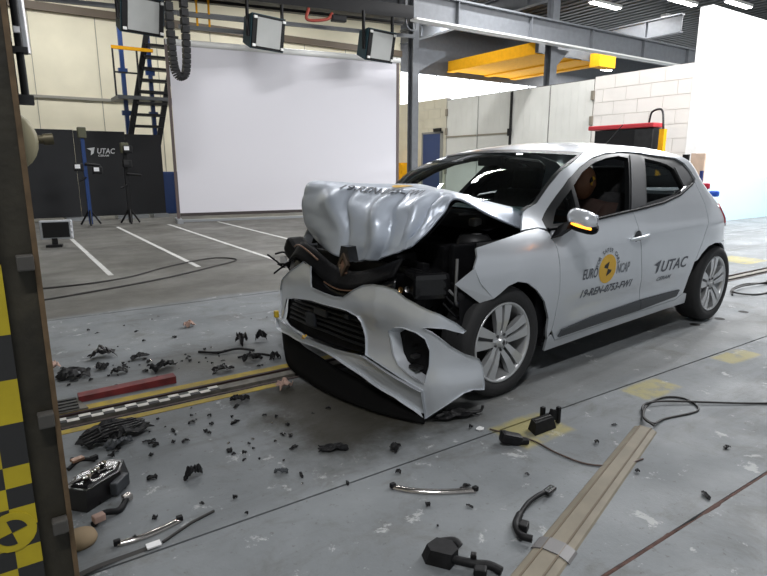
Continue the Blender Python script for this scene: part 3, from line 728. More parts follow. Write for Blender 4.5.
# window frame (black) with three openings
w_front = [(.70,.932),(1.245,.972),(1.515,1.305),(1.40,1.318),(1.24,1.303),(1.065,1.272),(.89,1.215),(.735,1.135)]
w_tri = [(.46,.922),(.665,.935),(.70,1.115),(.62,1.065),(.53,1.0)]
w_rear = [(1.50,1.004),(1.97,1.052),(2.12,1.095),(2.10,1.23),(2.02,1.262),(1.90,1.285),(1.74,1.305)]
frame = [(x, z-.004) for x, z in belt]+dlo_top[1:-1]
def car_side(mapf, flip, lettered):
    P = {}
    P['front_fender'] = panel('front_fender', fender, mapf, PAINT, car, step=.045, flip=flip)
    P['front_door'] = panel('front_door', f_door, mapf, PAINT, car, step=.05, flip=flip)
    P['rear_door'] = panel('rear_door', r_door, mapf, PAINT, car, step=.05, flip=flip)
    panel('sill', sill, mapf, PAINT, car, step=.05, flip=flip)
    panel('body_side', body_side, mapf, PAINT, car, step=.045, flip=flip)
    inn = lambda x, z: mapf(x, z)*1.0+Vector((0, (.012 if not flip else -.012), 0))
    wf = panel('window_frame', frame, inn, TRIM, car, holes=[w_front, w_tri, w_rear], step=.05, thick=.035, flip=flip)
    panel('pillar_trim', [(1.262,.970),(1.47,.992),(1.70,1.320),(1.555,1.328)], lambda x, z: mapf(x, z)+Vector((0, (.006 if not flip else -.006), 0)), GREYT, car, step=.06, flip=flip)
    q = lambda x, z: mapf(x, z)+Vector((0, (.03 if not flip else -.03), 0))
    panel('quarter_glass', w_tri, q, SGLASS, car, step=.08, thick=.003, flip=flip)
    panel('rear_door_glass', w_rear, q, SGLASS, car, step=.08, thick=.003, flip=flip)
    panel('corner_trim', [(2.13,1.10),(2.25,1.135),(2.31,1.165),(2.28,1.225),(2.24,1.255),(2.12,1.24)], lambda x, z: mapf(x, z)+Vector((0, (.008 if not flip else -.008), 0)), GREYT, car, step=.08, flip=flip)
    mo_ = lambda x, z: mapf(x, z)+Vector((0, (-.012 if not flip else .012), 0))
    panel('moulding', [(.515,.243),(.53,.288),(.848,.318),(1.424,.340),(1.434,.336),(1.45,.265)], mo_, STRIP, P['front_door'], step=.05, flip=flip)
    panel('moulding', [(1.452,.266),(1.438,.341),(2.002,.338),(1.968,.292)], mo_, STRIP, P['rear_door'], step=.05, flip=flip)
    # belt moulding
    s = -1 if not flip else 1
    MB().tube([mapf(x, z+.002)+Vector((0, s*.003, 0)) for x, z in belt[:-1]], .010, 6).build('belt_moulding', BLACKP, car)
    # inner liner, keeps the gaps dark and the cabin closed below the windows
    li = lambda x, z: mapf(x, z)*1.0-Vector((0, s*.05, 0))
    panel('inner_trim', [(.42,.25),(2.15,.25),(2.2,.6),(2.3,1.06),(1.693,.975),(1.36,.945),(.838,.905),(.42,.87)], li, CABIN, car, step=.12, flip=flip)
    panel('wheel_arch_liner', [(-.20,.70),(-.15,.86),(.42,.87),(.42,.25),(.3,.25),(.3,.7)], li, BLACKP, car, step=.12, flip=flip)
    # door handle
    h = MB(); pts = [mapf(lerp(1.157, 1.39, t), lerp(.785, .803, t))+Vector((0, s*(.012+.022*math.sin(math.pi*t)), 0)) for t in [i/8 for i in range(9)]]
    h.tube(pts, [.008, .012, .014, .014, .014, .014, .014, .012, .008], 8); h.build('door_handle', PAINT, P['front_door'])
    cup = MB(); cup.lathe([(0, .001), (.035, .002), (.048, .001)], 16, Matrix.Translation(mapf(1.27, .79)) @ Matrix.Rotation(R(90)*(1 if s < 0 else -1), 4, 'X')); cup.build('handle_recess', GREYT, P['front_door'])
    hr = MB(); hr.tube([mapf(lerp(2.0, 2.12, t), lerp(1.065, 1.10, t))+Vector((0, s*.008, 0)) for t in (0, .33, .66, 1)], [.006, .010, .010, .006], 6); hr.build('hidden_handle', ALU, P['rear_door'])
    return P
PN = car_side(near, False, True); PFAR = car_side(far_, True, False)
# crumpled inward flange at the near fender front
fl_ = MB(); fl_.grid([[(-.118,-.866,.578),(-.244,-.843,.747)],[(-.183,-.830,.557),(-.331,-.795,.668)]], sm=False); solid(fl_.build('bent_fender_flap', PAINT, PN['front_fender'], False), .004)

# --- decals on the near side
def on_side(x0, z0, sx=1., rot=0.):
    return lambda u, v: near(x0+u*sx, z0+v+u*rot)
fd = PN['front_door']; rd = PN['rear_door']
decal('lettering', text_mesh('EURO', .088, .18), on_side(.655, .583, .70), DECK, fd)
decal('lettering', text_mesh('NCAP', .088, .18), on_side(1.03, .580, .66), DECG, fd)
decal('lettering', text_mesh('19-REN-0753-FW1', .070, .2), on_side(.655, .468, 1.10), DECK, fd)
cx_, cz_, rr_ = .925, .622, .092
disc = [(0, 0)]+arc(0, 0, rr_, 0, 2*math.pi, 40)[:-1]
decal('emblem_disc', (disc, [(0, i+1, (i+1) % 40+1) for i in range(40)]), lambda u, v: near(cx_+u*1.05, cz_+v), DECY, fd, .002)
for q in (0, 2):
    qq = [(0, 0)]+[(x+.0, y) for x, y in [(.0, .045), (.016, .042), (.040, .012), (.045, .0)]]
    ca_, sa_ = math.cos(q*math.pi/2+math.pi/2-.25), math.sin(q*math.pi/2+math.pi/2-.25)
    qv = [(x*ca_-y*sa_, x*sa_+y*ca_) for x, y in qq]
    decal('emblem_mark', (qv, [tuple(range(5))]), lambda u, v: near(cx_+u*1.05, cz_+v), DECB, fd, .003)
# arc lettering above the disc
txt = 'FOR SAFER CARS'; VV = []; FF = []
for i, chh_ in enumerate(txt):
    if chh_ == ' ': continue
    a = R(165-150*i/(len(txt)-1)); V, F = text_mesh(chh_, .036, 0, 'CENTER'); k = len(VV)
    for (u, v) in V:
        rr = rr_+.014+v; b_ = a-u/(rr_+.025); VV.append((rr*math.cos(b_), rr*math.sin(b_)))
    FF += [tuple(j+k for j in f) for f in F]
decal('arc_lettering', (VV, FF), lambda u, v: near(cx_+u*1.05, cz_+v), DECK, fd, .002)
decal('lettering', text_mesh('UTAC', .112, .2), on_side(1.62, .520, 1.30), DECK, rd)
decal('logo_mark', ([(0, .06), (.10, .10), (.075, -.005), (.045, -.03), (.05, .045)], [(0, 4, 3, 2, 1)]), lambda u, v: near(1.52+u*.95, .535+v*.75), DECK, rd)
decal('lettering', text_mesh('CERAM', .04, .15), on_side(1.60, .455, 1.6), DECG, rd)

# --- windscreen and roof
def ws_rows(ns=14, inset=.0):
    rows = []
    E_ = catmull([(x, -S(x, z), z) for x, z in ws_edge], 4); n = len(E_)
    for i, p in enumerate(E_):
        v = i/(n-1); bow = lerp(.16, .08, v); r = []
        for j in range(ns+1):
            s = -1+2*j/ns; r.append(Vector((p.x-bow*(1-s*s), -p.y*s, p.z+lerp(.02, .028, v)*(1-s*s))))
        rows.append(r)
    return rows
wr = ws_rows()
o = MB().grid(wr, flip=True).build('windscreen', GLASS, car, False)
MB().grid([[p+Vector((.0, 0, .004)) for p in r] for r in wr[-3:]]).build('windscreen_top_band', TRIM, car, False)
for s in (0, 1):
    k = (lambda r: r[:2]) if s == 0 else (lambda r: r[-2:])
    MB().grid([[lerp(k(r)[0], k(r)[1], t) + Vector((-.002, 0, .003)) for t in ((0, .22) if s == 0 else (.78, 1))] for r in wr]).build('windscreen_seal', TRIM, car, False)
roof = []
for i in range(25):
    t = i/24; r = []
    for j in range(21):
        s = -1+2*j/20; x = lerp(.993-.08*(1-s*s), 2.62, t); xx = max(.993, x); ze = ZT(xx)
        ye = S(xx, ze); r.append(Vector((x, ye*s, ze+lerp(.028, .036, min(1, t*3))*(1-s*s) - (.0 if x >= .993 else 0))))
    roof.append(r)
MB().grid(roof, flip=True).build('roof', PAINT, car, False)
MB().tube([(2.20, 0, 1.40), (2.25, 0, 1.43)], .012, 8).tube([(2.25, 0, 1.43), (2.50, 0, 1.60)], .004, 6).build('antenna', BLACKP, car)
# --- rear end
def cap_rows(z0, z1, nz, off=0.):
    rows = []
    for i in range(nz+1):
        z = lerp(z0, z1, i/nz); xe = XE(z); xc = XC(z); r = []
        half = []
        for k in range(13):
            q = k/12; x = xc+(xe-xc)*(1-(1-q)**2.2); half.append((min(x, xe-.0004), S(min(x, xe-.0004), z)))
        for x, y in half: r.append(Vector((x+off, -y-off*.4, z)))
        r.append(Vector((xe+off, 0, z)))
        for x, y in half[::-1]: r.append(Vector((x+off, y+off*.4, z)))
        rows.append(r)
    return rows
MB().grid(cap_rows(.62, 1.02, 12), flip=False).build('tailgate', PAINT, car)
MB().grid(cap_rows(1.02, 1.25, 6)).build('rear_window', SGLASS, car, False)
MB().grid([cap_rows(1.25, 1.26, 1)[0], [Vector((2.62, -S(2.62, ZT(2.62))+2*S(2.62, ZT(2.62))*j/26, ZT(2.62)+.036*(1-(-1+2*j/26)**2)+.001)) for j in range(27)]]).build('roof_spoiler', PAINT, car)
rb = cap_rows(.22, .62, 12); MB().grid(rb).build('rear_bumper', PAINT, car)
for s in (-1, 1):
    fnc = near if s < 0 else far_
    panel('bumper_side', [(2.72,.61),(2.80,.55),(2.86,.47),(2.89,.36),(2.87,.23),(3.0,.23),(3.1,.4),(3.05,.62),(2.71,.662)] if False else [(2.60,.65),(2.70,.615),(2.78,.55),(2.83,.46),(2.86,.36),(2.86,.24),(2.98,.23),(3.08,.4),(3.06,.55),(2.98,.66)], lambda x, z: fnc(x, z)+Vector((.0, s*.002, 0)), PAINT, car, step=.05, flip=s > 0)
    tl = panel('tail_lamp', [(2.70,.80),(2.80,.765),(3.02,.74),(3.10,.80),(3.06,.90),(2.9,.955),(2.70,.95),(2.655,.93)], lambda x, z: fnc(x, z)+Vector((.008, s*.006, 0)), RED, car, step=.03, flip=s > 0)

# --- bonnet: buckled into a ridge, its front half folded down
HG = [
 [(.292,-.71,.887),(.329,-.66,.984),(.24,-.486,1.033),(.18,-.33,1.076),(.16,-.141,1.103),(.18,.131,1.122),(.30,.66,1.05)],
 [(.035,-.685,.979),(.106,-.62,1.032),(.03,-.491,1.078),(0,-.326,1.104),(-.03,-.111,1.122),(-.05,.234,1.126),(-.02,.66,1.115)],
 [(-.192,-.655,1.077),(-.16,-.60,1.099),(-.17,-.488,1.106),(-.20,-.333,1.115),(-.22,-.086,1.120),(-.27,.237,1.128),(-.29,.64,1.135)],
 [(-.255,-.64,1.022),(-.275,-.59,1.045),(-.30,-.52,1.059),(-.35,-.348,1.036),(-.36,-.086,1.04),(-.37,.202,1.063),(-.341,.645,1.037)],
 [(-.313,-.635,.963),(-.335,-.595,.97),(-.37,-.537,.975),(-.42,-.383,.956),(-.44,-.145,.95),(-.42,.141,.953),(-.357,.63,.937)],
 [(-.381,-.62,.905),(-.40,-.58,.895),(-.42,-.516,.882),(-.465,-.379,.851),(-.48,-.16,.83),(-.45,.122,.829),(-.341,.61,.849)],
 [(-.433,-.58,.843),(-.44,-.54,.825),(-.45,-.471,.796),(-.48,-.328,.748),(-.49,-.123,.717),(-.46,.143,.735),(-.31,.56,.769)]]
def cr1(P, t):
    n = len(P)-1; i = min(int(t*n), n-1); f = t*n-i
    b, c = P[i], P[i+1]; a = P[i-1] if i > 0 else 2*b-c; d = P[i+2] if i+2 <= n else 2*c-b
    return .5*((2*b)+(c-a)*f+(2*a-5*b+4*c-d)*f*f+(3*b-a-3*c+d)*f**3)
HGV = [[Vector(p) for p in r] for r in HG]
def tri(x, c, wd): return max(0, 1-abs(x-c)/wd)
def hood_raw(u, v):
    return cr1([cr1(r, u) for r in HGV], v)
def hood(u, v):
    p = hood_raw(u, v)
    k = sstep(.30, .50, v); lo = 1-.5*sstep(.7, 1, v)
    d = 0.
    uu = u+.02*math.sin(v*9)
    d += .070*tri(uu, .533+.02*(v-.5), .085)*k*lo          # sharp fold, middle
    d -= .055*tri(uu, .490, .04)*k*lo
    d += .040*tri(uu, .333, .045)*sstep(.28, .5, v)*(1-sstep(.75, .95, v))   # blister near edge
    d -= .035*tri(uu, .25, .06)*sstep(.3, .5, v)*(1-sstep(.7, .9, v))
    d -= .050*tri(uu, .767, .04)*sstep(.32, .5, v)*(1-.6*sstep(.75, 1, v))    # deep crease, far third
    d += .040*tri(uu, .833, .06)*sstep(.35, .55, v)*(1-sstep(.62, .8, v))
    d -= .022*tri(uu, .642, .10)*k
    kk = sstep(.16, .3, v)
    d += kk*(.010*noise.noise(Vector((u*7, v*6, 1.3)))+.004*noise.noise(Vector((u*17, v*14, 4.1))))
    n = Vector((-1, -.15, .25)).normalized()
    return p+n*d
NU, NV = 72, 60
rows = [[hood(i/NU, j/NV) for i in range(NU+1)] for j in range(NV+1)]
bon = MB().grid(rows, flip=True).build('bonnet', HOODP, car, False)
solid(bon, .012, 1)
md = bon.modifiers['thickness']; md.offset = -1
# black sheet added below the bonnet as shade for its underside
shade_sheet = MB().grid([[hood(i/24, j/24)+Vector((.03, 0, -.03*(1-j/24))) for i in range(1, 25)] for j in range(23)]).build('bonnet_shade', BLACKP, bon, False)
hm = lambda u, v: hood(u, v)
V, F = text_mesh('19-REN-0753-FW1', .055, .1)
wmax = max(p[0] for p in V)
decal('lettering', ([(.40+.44*(1-p[0]/wmax), .335+.085*(1-p[1]/.055)-.06*(1-p[0]/wmax)*0) for p in V], F), lambda u, v: hood(u, v), DECK, bon, .016)
yl_ = arc(.60, .30, .045, 0, 2*math.pi, 20)[:-1]
decal('emblem_disc', ([(.60, .30)]+yl_, [(0, (i+1) % 20+1, i+1) for i in range(20)]), lambda u, v: hood(u, v), DECY, bon, .015)
# cowl and engine bay
MB().grid([[Vector((.05, y, .90)), Vector((.30+.3*(y/.66)**2, y, .98))] for y in [-.66+.11*i for i in range(13)]]).build('cowl_panel', BLACKP, car, False)

# --- bumper cover, hanging off and spread wide
BC = [(-.22,.90),(-.40,.85),(-.52,.70),(-.585,.45),(-.62,.15),(-.625,-.15),(-.61,-.45),(-.60,-.66),(-.575,-.82),(-.51,-.91),(-.42,-.95),(-.30,-.965),(-.20,-.965)]
BP = catmull([(x, y, 0) for x, y in BC], 12); BL = [0.]
for a, b in zip(BP, BP[1:]): BL.append(BL[-1]+(b-a).length)
def bcurve(s):
    if s <= 0: return BP[0]+(BP[0]-BP[1]).normalized()*(-s)
    for i in range(len(BL)-1):
        if s <= BL[i+1]: return BP[i].lerp(BP[i+1], (s-BL[i])/(BL[i+1]-BL[i]))
    return BP[-1]+(BP[-1]-BP[-2]).normalized()*(s-BL[-1])
BPROF = smooth_tab([(0, -.015), (.12, .012), (.22, .022), (.28, .0), (.40, -.002), (.52, .012), (.60, .0), (.70, -.05)], .04)
def bump_(s, z, extra=0.):
    p = bcurve(s); t = (bcurve(s+.02)-bcurve(s-.02)).normalized(); n = Vector((t.y, -t.x, 0))   # outward (-x)
    if n.dot(Vector((-1, -.3, 0))) < 0: n = -n
    d = BPROF(z)+extra+.010*noise.noise(Vector((s*5, z*6, 2)))+.035*tri(s, 1.62, .25)*sstep(.38, .6, z)
    return Vector((p.x, p.y, z))+n*d
bmp = empty('front_bumper', (0, 0, 0), parent=car)
b_out = [(.70,.602),(.832,.673),(.942,.658),(.99,.599),(1.011,.548),(1.136,.539),(1.239,.534),(1.334,.545),(1.432,.601),(1.508,.637),(1.589,.655),(1.668,.660),(1.743,.652),(1.812,.623),(1.905,.598),(2.005,.568),(2.078,.528),(2.134,.483),(2.117,.470),(2.03,.50),(1.959,.502),(1.929,.498),(1.969,.483),(2.008,.455),(2.067,.405),(2.138,.362),(2.22,.327),(2.242,.286),(2.248,.163),(2.175,.18),(2.122,.174),(2.074,.144),(2.03,.107),(1.98,.063),(1.947,.031)]
b_main = b_out+[(1.938,.185),(1.85,.212),(1.745,.232),(1.628,.249),(1.527,.262),(1.513,.36),(1.489,.44),(1.464,.465),(1.36,.476),(1.173,.472),(.995,.465),(.75,.43),(.597,.392),(.533,.316),(.52,.24),(.44,.235),(.425,.30),(.41,.415),(.521,.506)]
b_lip = [(.44,.228),(.535,.236),(.838,.222),(1.09,.224),(1.308,.242),(1.525,.258),(1.628,.244),(1.745,.227),(1.85,.207),(1.934,.182),(1.946,.034),(1.884,.072),(1.782,.112),(1.616,.135),(1.473,.16),(1.307,.197),(1.133,.201),(.835,.187),(.46,.165)]
fog = [(1.70,.432),(1.751,.464),(1.814,.477),(1.896,.47),(1.94,.445),(1.961,.387),(1.96,.306),(1.944,.222),(1.863,.246),(1.781,.272),(1.738,.314),(1.715,.377)]
mp = lambda s, z: bump_(s, z)
panel('bumper_cover', b_main, mp, PAINT, bmp, holes=[fog], step=.035, thick=.01, flip=True)
panel('bumper_lip', b_lip, lambda s, z: bump_(s, z, .012*(1-sstep(1.75, 1.93, s))), PAINT, bmp, step=.035, thick=.02, flip=True)
# recess round the fog lamp and its dark cavity
fc = (sum(p[0] for p in fog)/len(fog)+.02, sum(p[1] for p in fog)/len(fog)-.02)
def shrink(p, k): return (fc[0]+(p[0]-fc[0])*k, fc[1]+(p[1]-fc[1])*k)
rc = []
for k, e_ in ((1.0, 0.), (.93, -.02), (.84, -.05)):
    rc.append([bump_(*shrink(p, k), e_) for p in fog+fog[:1]])
MB().grid(rc, flip=True).build('lamp_recess', PAINT, bmp, False)
MB().add([bump_(*shrink(p, .86), -.052) for p in fog], [tuple(range(len(fog)))]).build('lamp_cavity', BLACKP, bmp)
for k in range(3): MB().box((-.585+.01*k, -.80+.03*k, .27+.05*k), (-.50, -.74, .285+.05*k)).build('cavity_rib', STEELD, bmp)
# grille: backing and slats
gr = [(.47,.22),(.46,.33),(.52,.42),(.75,.438),(.995,.472),(1.173,.48),(1.36,.484),(1.464,.47),(1.49,.445),(1.515,.36),(1.53,.255),(1.3,.235),(1.09,.218),(.838,.205),(.6,.2)]
gb = panel('lower_grille', gr, lambda s, z: bump_(s, z, -.05), BLACKP, bmp, step=.06, flip=True)
for i in range(6):
    z0 = .262+i*.033; s0 = .56+.05*max(0, i-2); s1 = 1.515-.006*i
    if z0 > .40: s0 = .75
    MB().tube([bump_(lerp(s0, s1, t/14), z0+.028*math.sin(math.pi*.6*t/14), -.03) for t in range(15)], .008, 6).build('grille_slat', TRIM, gb)
MB().cbox(bump_(.93, .33, -.02), (.03, .10, .08), 0, ch=.01).build('radar_cover', GREYT, gb)
MB().cbox(bump_(1.05, .40, -.025), (.03, .14, .05), 0, ch=.01).build('grille_bracket', STEELD, gb)
MB().cbox(bump_(1.33, .43, -.02), (.02, .04, .025)).build('tow_cap', GREYT, gb)
# yellow tag on lip
MB().prism([(-.03, -.015), (.0, -.012), (.028, .018), (.012, .02), (-.005, .0), (-.02, .012)], lambda a, b: bump_(.93+a, .222+b, .014), lambda a, b: bump_(.93+a, .222+b, .018)).build('yellow_tag', DECY, bmp)
# torn black undertray hanging to the floor
ut = []; gcur = catmull([(-.55,.62,.012),(-.70,.28,.012),(-.74,.0,.012),(-.74,-.3,.012),(-.69,-.60,.012),(-.585,-.86,.012)], 5)
for j in range(6):
    t = j/5; r = []
    for i in range(len(gcur)):
        q = i/(len(gcur)-1); top = bump_(lerp(.47, 1.935, q), lerp(.19, .05, q), -.006); r.append(top.lerp(gcur[i], t)+Vector((0, 0, 0)))
    ut.append(r)
solid(MB().grid(ut).build('undertray', mat('dull_black_undertray', (.004, .004, .004), .85, spec=.1), bmp, False), .006)
# side end of far bumper: small amber marker dangling
MB().cbox(bump_(.42, .25, .03), (.03, .03, .05), ch=.008).build('amber_marker', mat('amber_plastic', (.55, .38, .02), .4), bmp)

# --- engine bay
eb = empty('engine_bay', (0, 0, 0), parent=car)
GLB = mat('glossy_black_plastic', (.010, .010, .011), .18)
MB().box((.30, -.70, .30), (.36, .70, .95)).build('bulkhead', BLACKP, eb)
MB().cbox((-.05, .05, .56), (.55, .75, .42), ch=.05).build('engine_block', STEELD, eb)
MB().cbox((-.10, .0, .80), (.42, .55, .08), ch=.03).build('engine_cover', BLACKP, eb)
MB().cbox((-.02, -.42, .70), (.30, .26, .24), ch=.02).build('battery_box', BLACKP, eb)
MB().cbox((-.36, .0, .50), (.06, 1.15, .42), 0, Matrix.Rotation(R(8), 4, 'Y'), ch=.01).build('radiator', STEELD, eb)
MB().cbox((-.30, -.05, .55), (.05, 1.0, .38), ch=.01).build('cooling_fan_shroud', BLACKP, eb)
MB().cbox((-.40, .0, .44), (.08, 1.2, .10), ch=.015).build('crash_beam', STEELD, eb)
for s in (-1, 1):
    MB().cbox((-.10, s*.52, .50), (.55, .10, .13), ch=.015).build('longitudinal_member', STEELD, eb)
    MB().lathe([(.0, .9), (.08, .89), (.10, .86), (.11, .5)], 16, Matrix.Translation((.05, s*.56, -.02))).build('strut_tower', STEELD, eb)
    MB().cbox((.02, s*.66, .62), (.5, .04, .45), ch=.01).build('inner_wing', BLACKP, eb)
sp = catmull([(-.50,.504,.697),(-.52,.385,.745),(-.53,.229,.715),(-.53,.041,.648),(-.53,-.135,.628),(-.52,-.326,.665),(-.49,-.565,.755)], 6)
def band(dz0, dz1, dx0, dx1, th): return [[p+Vector((lerp(dx0, dx1, t), 0, lerp(dz0, dz1, t)+th*math.sin(math.pi*t))) for p in sp] for t in (0, .25, .5, .75, 1)]
solid(MB().grid(band(.03, -.06, .02, -.05, 0)).build('slam_panel', BLACKP, eb, False), .01)
solid(MB().grid(band(-.07, -.20, -.03, -.05, 0)).build('upper_grille', GLB, eb, False), .01)
MB().tube([p+Vector((-.035, -.01, .018)) for p in sp[3:16]], .005, 6).build('edge_strip', COPPER, eb)
MB().tube([p+Vector((-.055, -.01, -.065)) for p in sp[18:33]], .004, 6).build('edge_strip', COPPER, eb)
# diamond emblem
em = empty('badge', parent=eb) if False else eb
dia = [(0, .065), (.045, 0), (0, -.065), (-.045, 0)]; ins = [(0, .04), (.025, 0), (0, -.04), (-.025, 0)]
eo = MB()
f0 = lambda a, b: Vector((-.615+.1*b, -.205+a, .72+b)); f1 = lambda a, b: Vector((-.59+.1*b, -.205+a, .72+b))
V = [f0(*p) for p in dia]+[f0(*p) for p in ins]+[f1(*p) for p in dia]+[f1(*p) for p in ins]
eo.add(V, [(i, (i+1) % 4, 4+(i+1) % 4, 4+i) for i in range(4)]+[(i, 8+i, 8+(i+1) % 4, (i+1) % 4) for i in range(4)]+[(4+i, 4+(i+1) % 4, 12+(i+1) % 4, 12+i) for i in range(4)])
eo.build('diamond_emblem', mat('dark_chrome', (.10, .07, .05), .3, .6), eb)
MB().prism([(-.055, .02), (.055, .02), (.03, .10), (-.03, .10)], lambda a, b: (-.60, -.205+a, .72+b), lambda a, b: (-.54, -.205+a, .72+b)).build('emblem_cap', GLB, eb)
MB().prism([(-.03, -.03), (.012, -.05), (.03, .02), (.0, .045), (-.028, .03)], lambda a, b: (-.605, -.19+a, .70+b), lambda a, b: (-.59, -.19+a, .70+b)).build('emblem_core', COPPER, eb)
rnd = random.Random(5)
# headlamp remains
for s in (-1, 1):
    h = MB().cbox((-.33, s*.58, .64), (.20, .22, .14), 0, Matrix.Rotation(s*.4, 4, 'Z'), ch=.03).build('headlamp_remains', GLB, eb)
    for k in range(5):
        MB().lathe([(0, .0), (.014, .004), (.018, .012)], 10, Matrix.Translation((-.43+.02*k, s*(.50+.03*k), .60+.02*rnd.uniform(-1, 1))) @ Matrix.Rotation(R(-90), 4, 'Y')).build('reflector', ALU if k % 2 else mat('gold_reflector', (.55, .35, .15), .25, .8), h)
for i in range(16):
    x, y, z = rnd.uniform(-.35, .1), rnd.uniform(-.60, -.1), rnd.uniform(.45, .80)
    p = [(x, y, z)]
    for k in range(4): p.append((p[-1][0]+rnd.uniform(-.1, .1), p[-1][1]+rnd.uniform(-.12, .12), p[-1][2]+rnd.uniform(-.1, .06)))
    MB().tube(catmull(p, 4), rnd.choice([.008, .012, .016]), 6).build('hose', rnd.choice([BLACKP, GLB, STEELD]), eb)
for i in range(14):
    c_ = (rnd.uniform(-.40, .0), rnd.uniform(-.64, -.15), rnd.uniform(.40, .75)); M = Matrix.Rotation(rnd.uniform(0, 3), 4, Vector((rnd.random(), rnd.random(), rnd.random())))
    MB().cbox(c_, (rnd.uniform(.05, .14), rnd.uniform(.04, .10), rnd.uniform(.04, .12)), 0, M, ch=.01).build('bracket', rnd.choice([BLACKP, STEELD, BLACKP]), eb)
MB().tube(catmull([(-.285,-.76,.79),(-.298,-.77,.68),(-.298,-.77,.576),(-.26,-.77,.535),(-.17,-.77,.53)], 5), .009, 6).build('pipe', mat('dull_grey_metal', (.20, .20, .20), .4, .5), eb)
MB().cbox((-.20, -.72, .525), (.06, .05, .035), ch=.01).build('blue_connector', mat('blue_connector', (.02, .04, .25), .3), eb)
MB().cbox((.12, -.50, .93), (.06, .06, .05), ch=.015).build('hinge', MATS['dull_grey_metal'], eb)
MB().cbox((.05, -.58, .87), (.05, .04, .02), ch=.005).build('latch_plate', MATS['dull_grey_metal'], eb)
MB().box((-.12, -.60, .99), (.12, -.56, 1.0)).build('bonnet_stay', STEELD, eb)
li2 = MB().grid([[Vector((-.30+.05*i, -.795-.01*math.sin(i*2.1+j), .40+.055*j+.012*math.sin(i*1.7+j*2.3))) for i in range(6)] for j in range(5)])
solid(li2.build('torn_arch_liner', BLACKP, eb, False), .004)
for k in range(4): MB().tube(catmull([(-.32, -.70-.02*k, .55+.04*k), (-.30, -.76, .50+.05*k), (-.24, -.77, .46+.05*k)], 4), .007, 6).build('torn_wire', mat('dull_grey_metal', (.20, .20, .20), .4, .5) if k == 2 else BLACKP, eb)
# far side: wires and shards poking out
for i in range(7):
    p0 = Vector((-.45, .62+.02*i, .62-.01*i)); p1 = p0+Vector((rnd.uniform(-.08, .05), rnd.uniform(.05, .2), rnd.uniform(-.1, .08)))
    MB().tube(catmull([p0-Vector((-.2, .1, 0)), p0, (p0+p1)/2+Vector((0, 0, rnd.uniform(-.03, .05))), p1], 4), .007, 5).build('torn_wire', BLACKP, eb)
MB().cbox((-.42, .60, .68), (.14, .20, .12), 0, Matrix.Rotation(.6, 4, 'X'), ch=.03).build('torn_lamp_housing', BLACKP, eb)
MB().prism([(-.03, -.04), (.05, -.02), (.04, .03), (-.02, .04)], lambda a, b: (-.47, .74+a, .60+b), lambda a, b: (-.455, .74+a, .60+b)).build('white_shard', mat('clear_white_plastic', (.6, .6, .62), .3), eb)

# --- floor pan, cabin
MB().box((-.30, -.70, .17), (3.05, .70, .27)).build('floor_pan', BLACKP, car)
MB().box((2.3, -.62, .25), (3.0, .62, .60)).build('boot_floor', CABIN, car)
db = MB(); db.grid([[Vector((x, -.70+1.4*j/10, z)) for j in range(11)] for x, z in ((.34, .99), (.55, 1.0), (.72, .985), (.80, .94), (.82, .82), (.75, .60), (.60, .45))]); db.build('dashboard', DASH, car, False)
MB().box((.80, -.70, .90), (.835, .70, .945)).build('dash_trim', BROWN, car)
def seat(x, y, label=None, wide=.50):
    e = empty('seat', (x, y, 0), parent=car)
    MB().cbox((.25, 0, .40), (.52, wide, .20), ch=.06).build('seat_cushion', CABIN, e)
    MB().cbox((.58, 0, .74), (.18, wide, .66), 0, Matrix.Rotation(R(18), 4, 'Y'), ch=.07).build('backrest', CABIN, e)
    MB().cbox((.73, 0, 1.14), (.11, .27, .20), 0, Matrix.Rotation(R(12), 4, 'Y'), ch=.04).build('headrest', CABIN, e)
    for q in (-.06, .06): MB().tube([(.68, q, 1.0), (.71, q, 1.08)], .008, 6).build('headrest_post', ALU, e)
seat(.98, -.38); seat(.98, .38)
e = empty('rear_bench', (1.85, 0, 0), parent=car)
MB().cbox((.22, 0, .42), (.5, 1.2, .2), ch=.06).build('seat_cushion', CABIN, e); MB().cbox((.55, 0, .74), (.16, 1.2, .58), 0, Matrix.Rotation(R(20), 4, 'Y'), ch=.06).build('backrest', CABIN, e)
MB().box((.35, -.62, .25), (2.4, .62, .31)).build('carpet', CABIN, car)
sw = empty('steering_wheel', (.93, -.38, .90), parent=car); Msw = Matrix.Rotation(R(-65), 4, 'Y')
MB().tube([Msw @ Vector((.18*math.cos(a), .18*math.sin(a), 0)) for a in [i*math.pi/14 for i in range(28)]], .015, 8, closed=True).build('rim', BLACKP, sw)
for a in (0, 2.2, 4.1): MB().tube([Msw @ Vector((0, 0, -.02)), Msw @ Vector((.17*math.cos(a), .17*math.sin(a), 0))], .013, 6).build('spoke', BLACKP, sw)
MB().lathe([(0, .03), (.05, .025), (.065, 0), (.03, -.2), (0, -.2)], 16, Msw).build('hub', BLACKP, sw)
# rear-view mirror and stickers
MB().cbox((.80, 0, 1.28), (.03, .22, .06), ch=.01).build('interior_mirror', BLACKP, car)
MB().box((2.28, -.60, .98), (2.33, .60, 1.03)).build('parcel_shelf', CABIN, car)

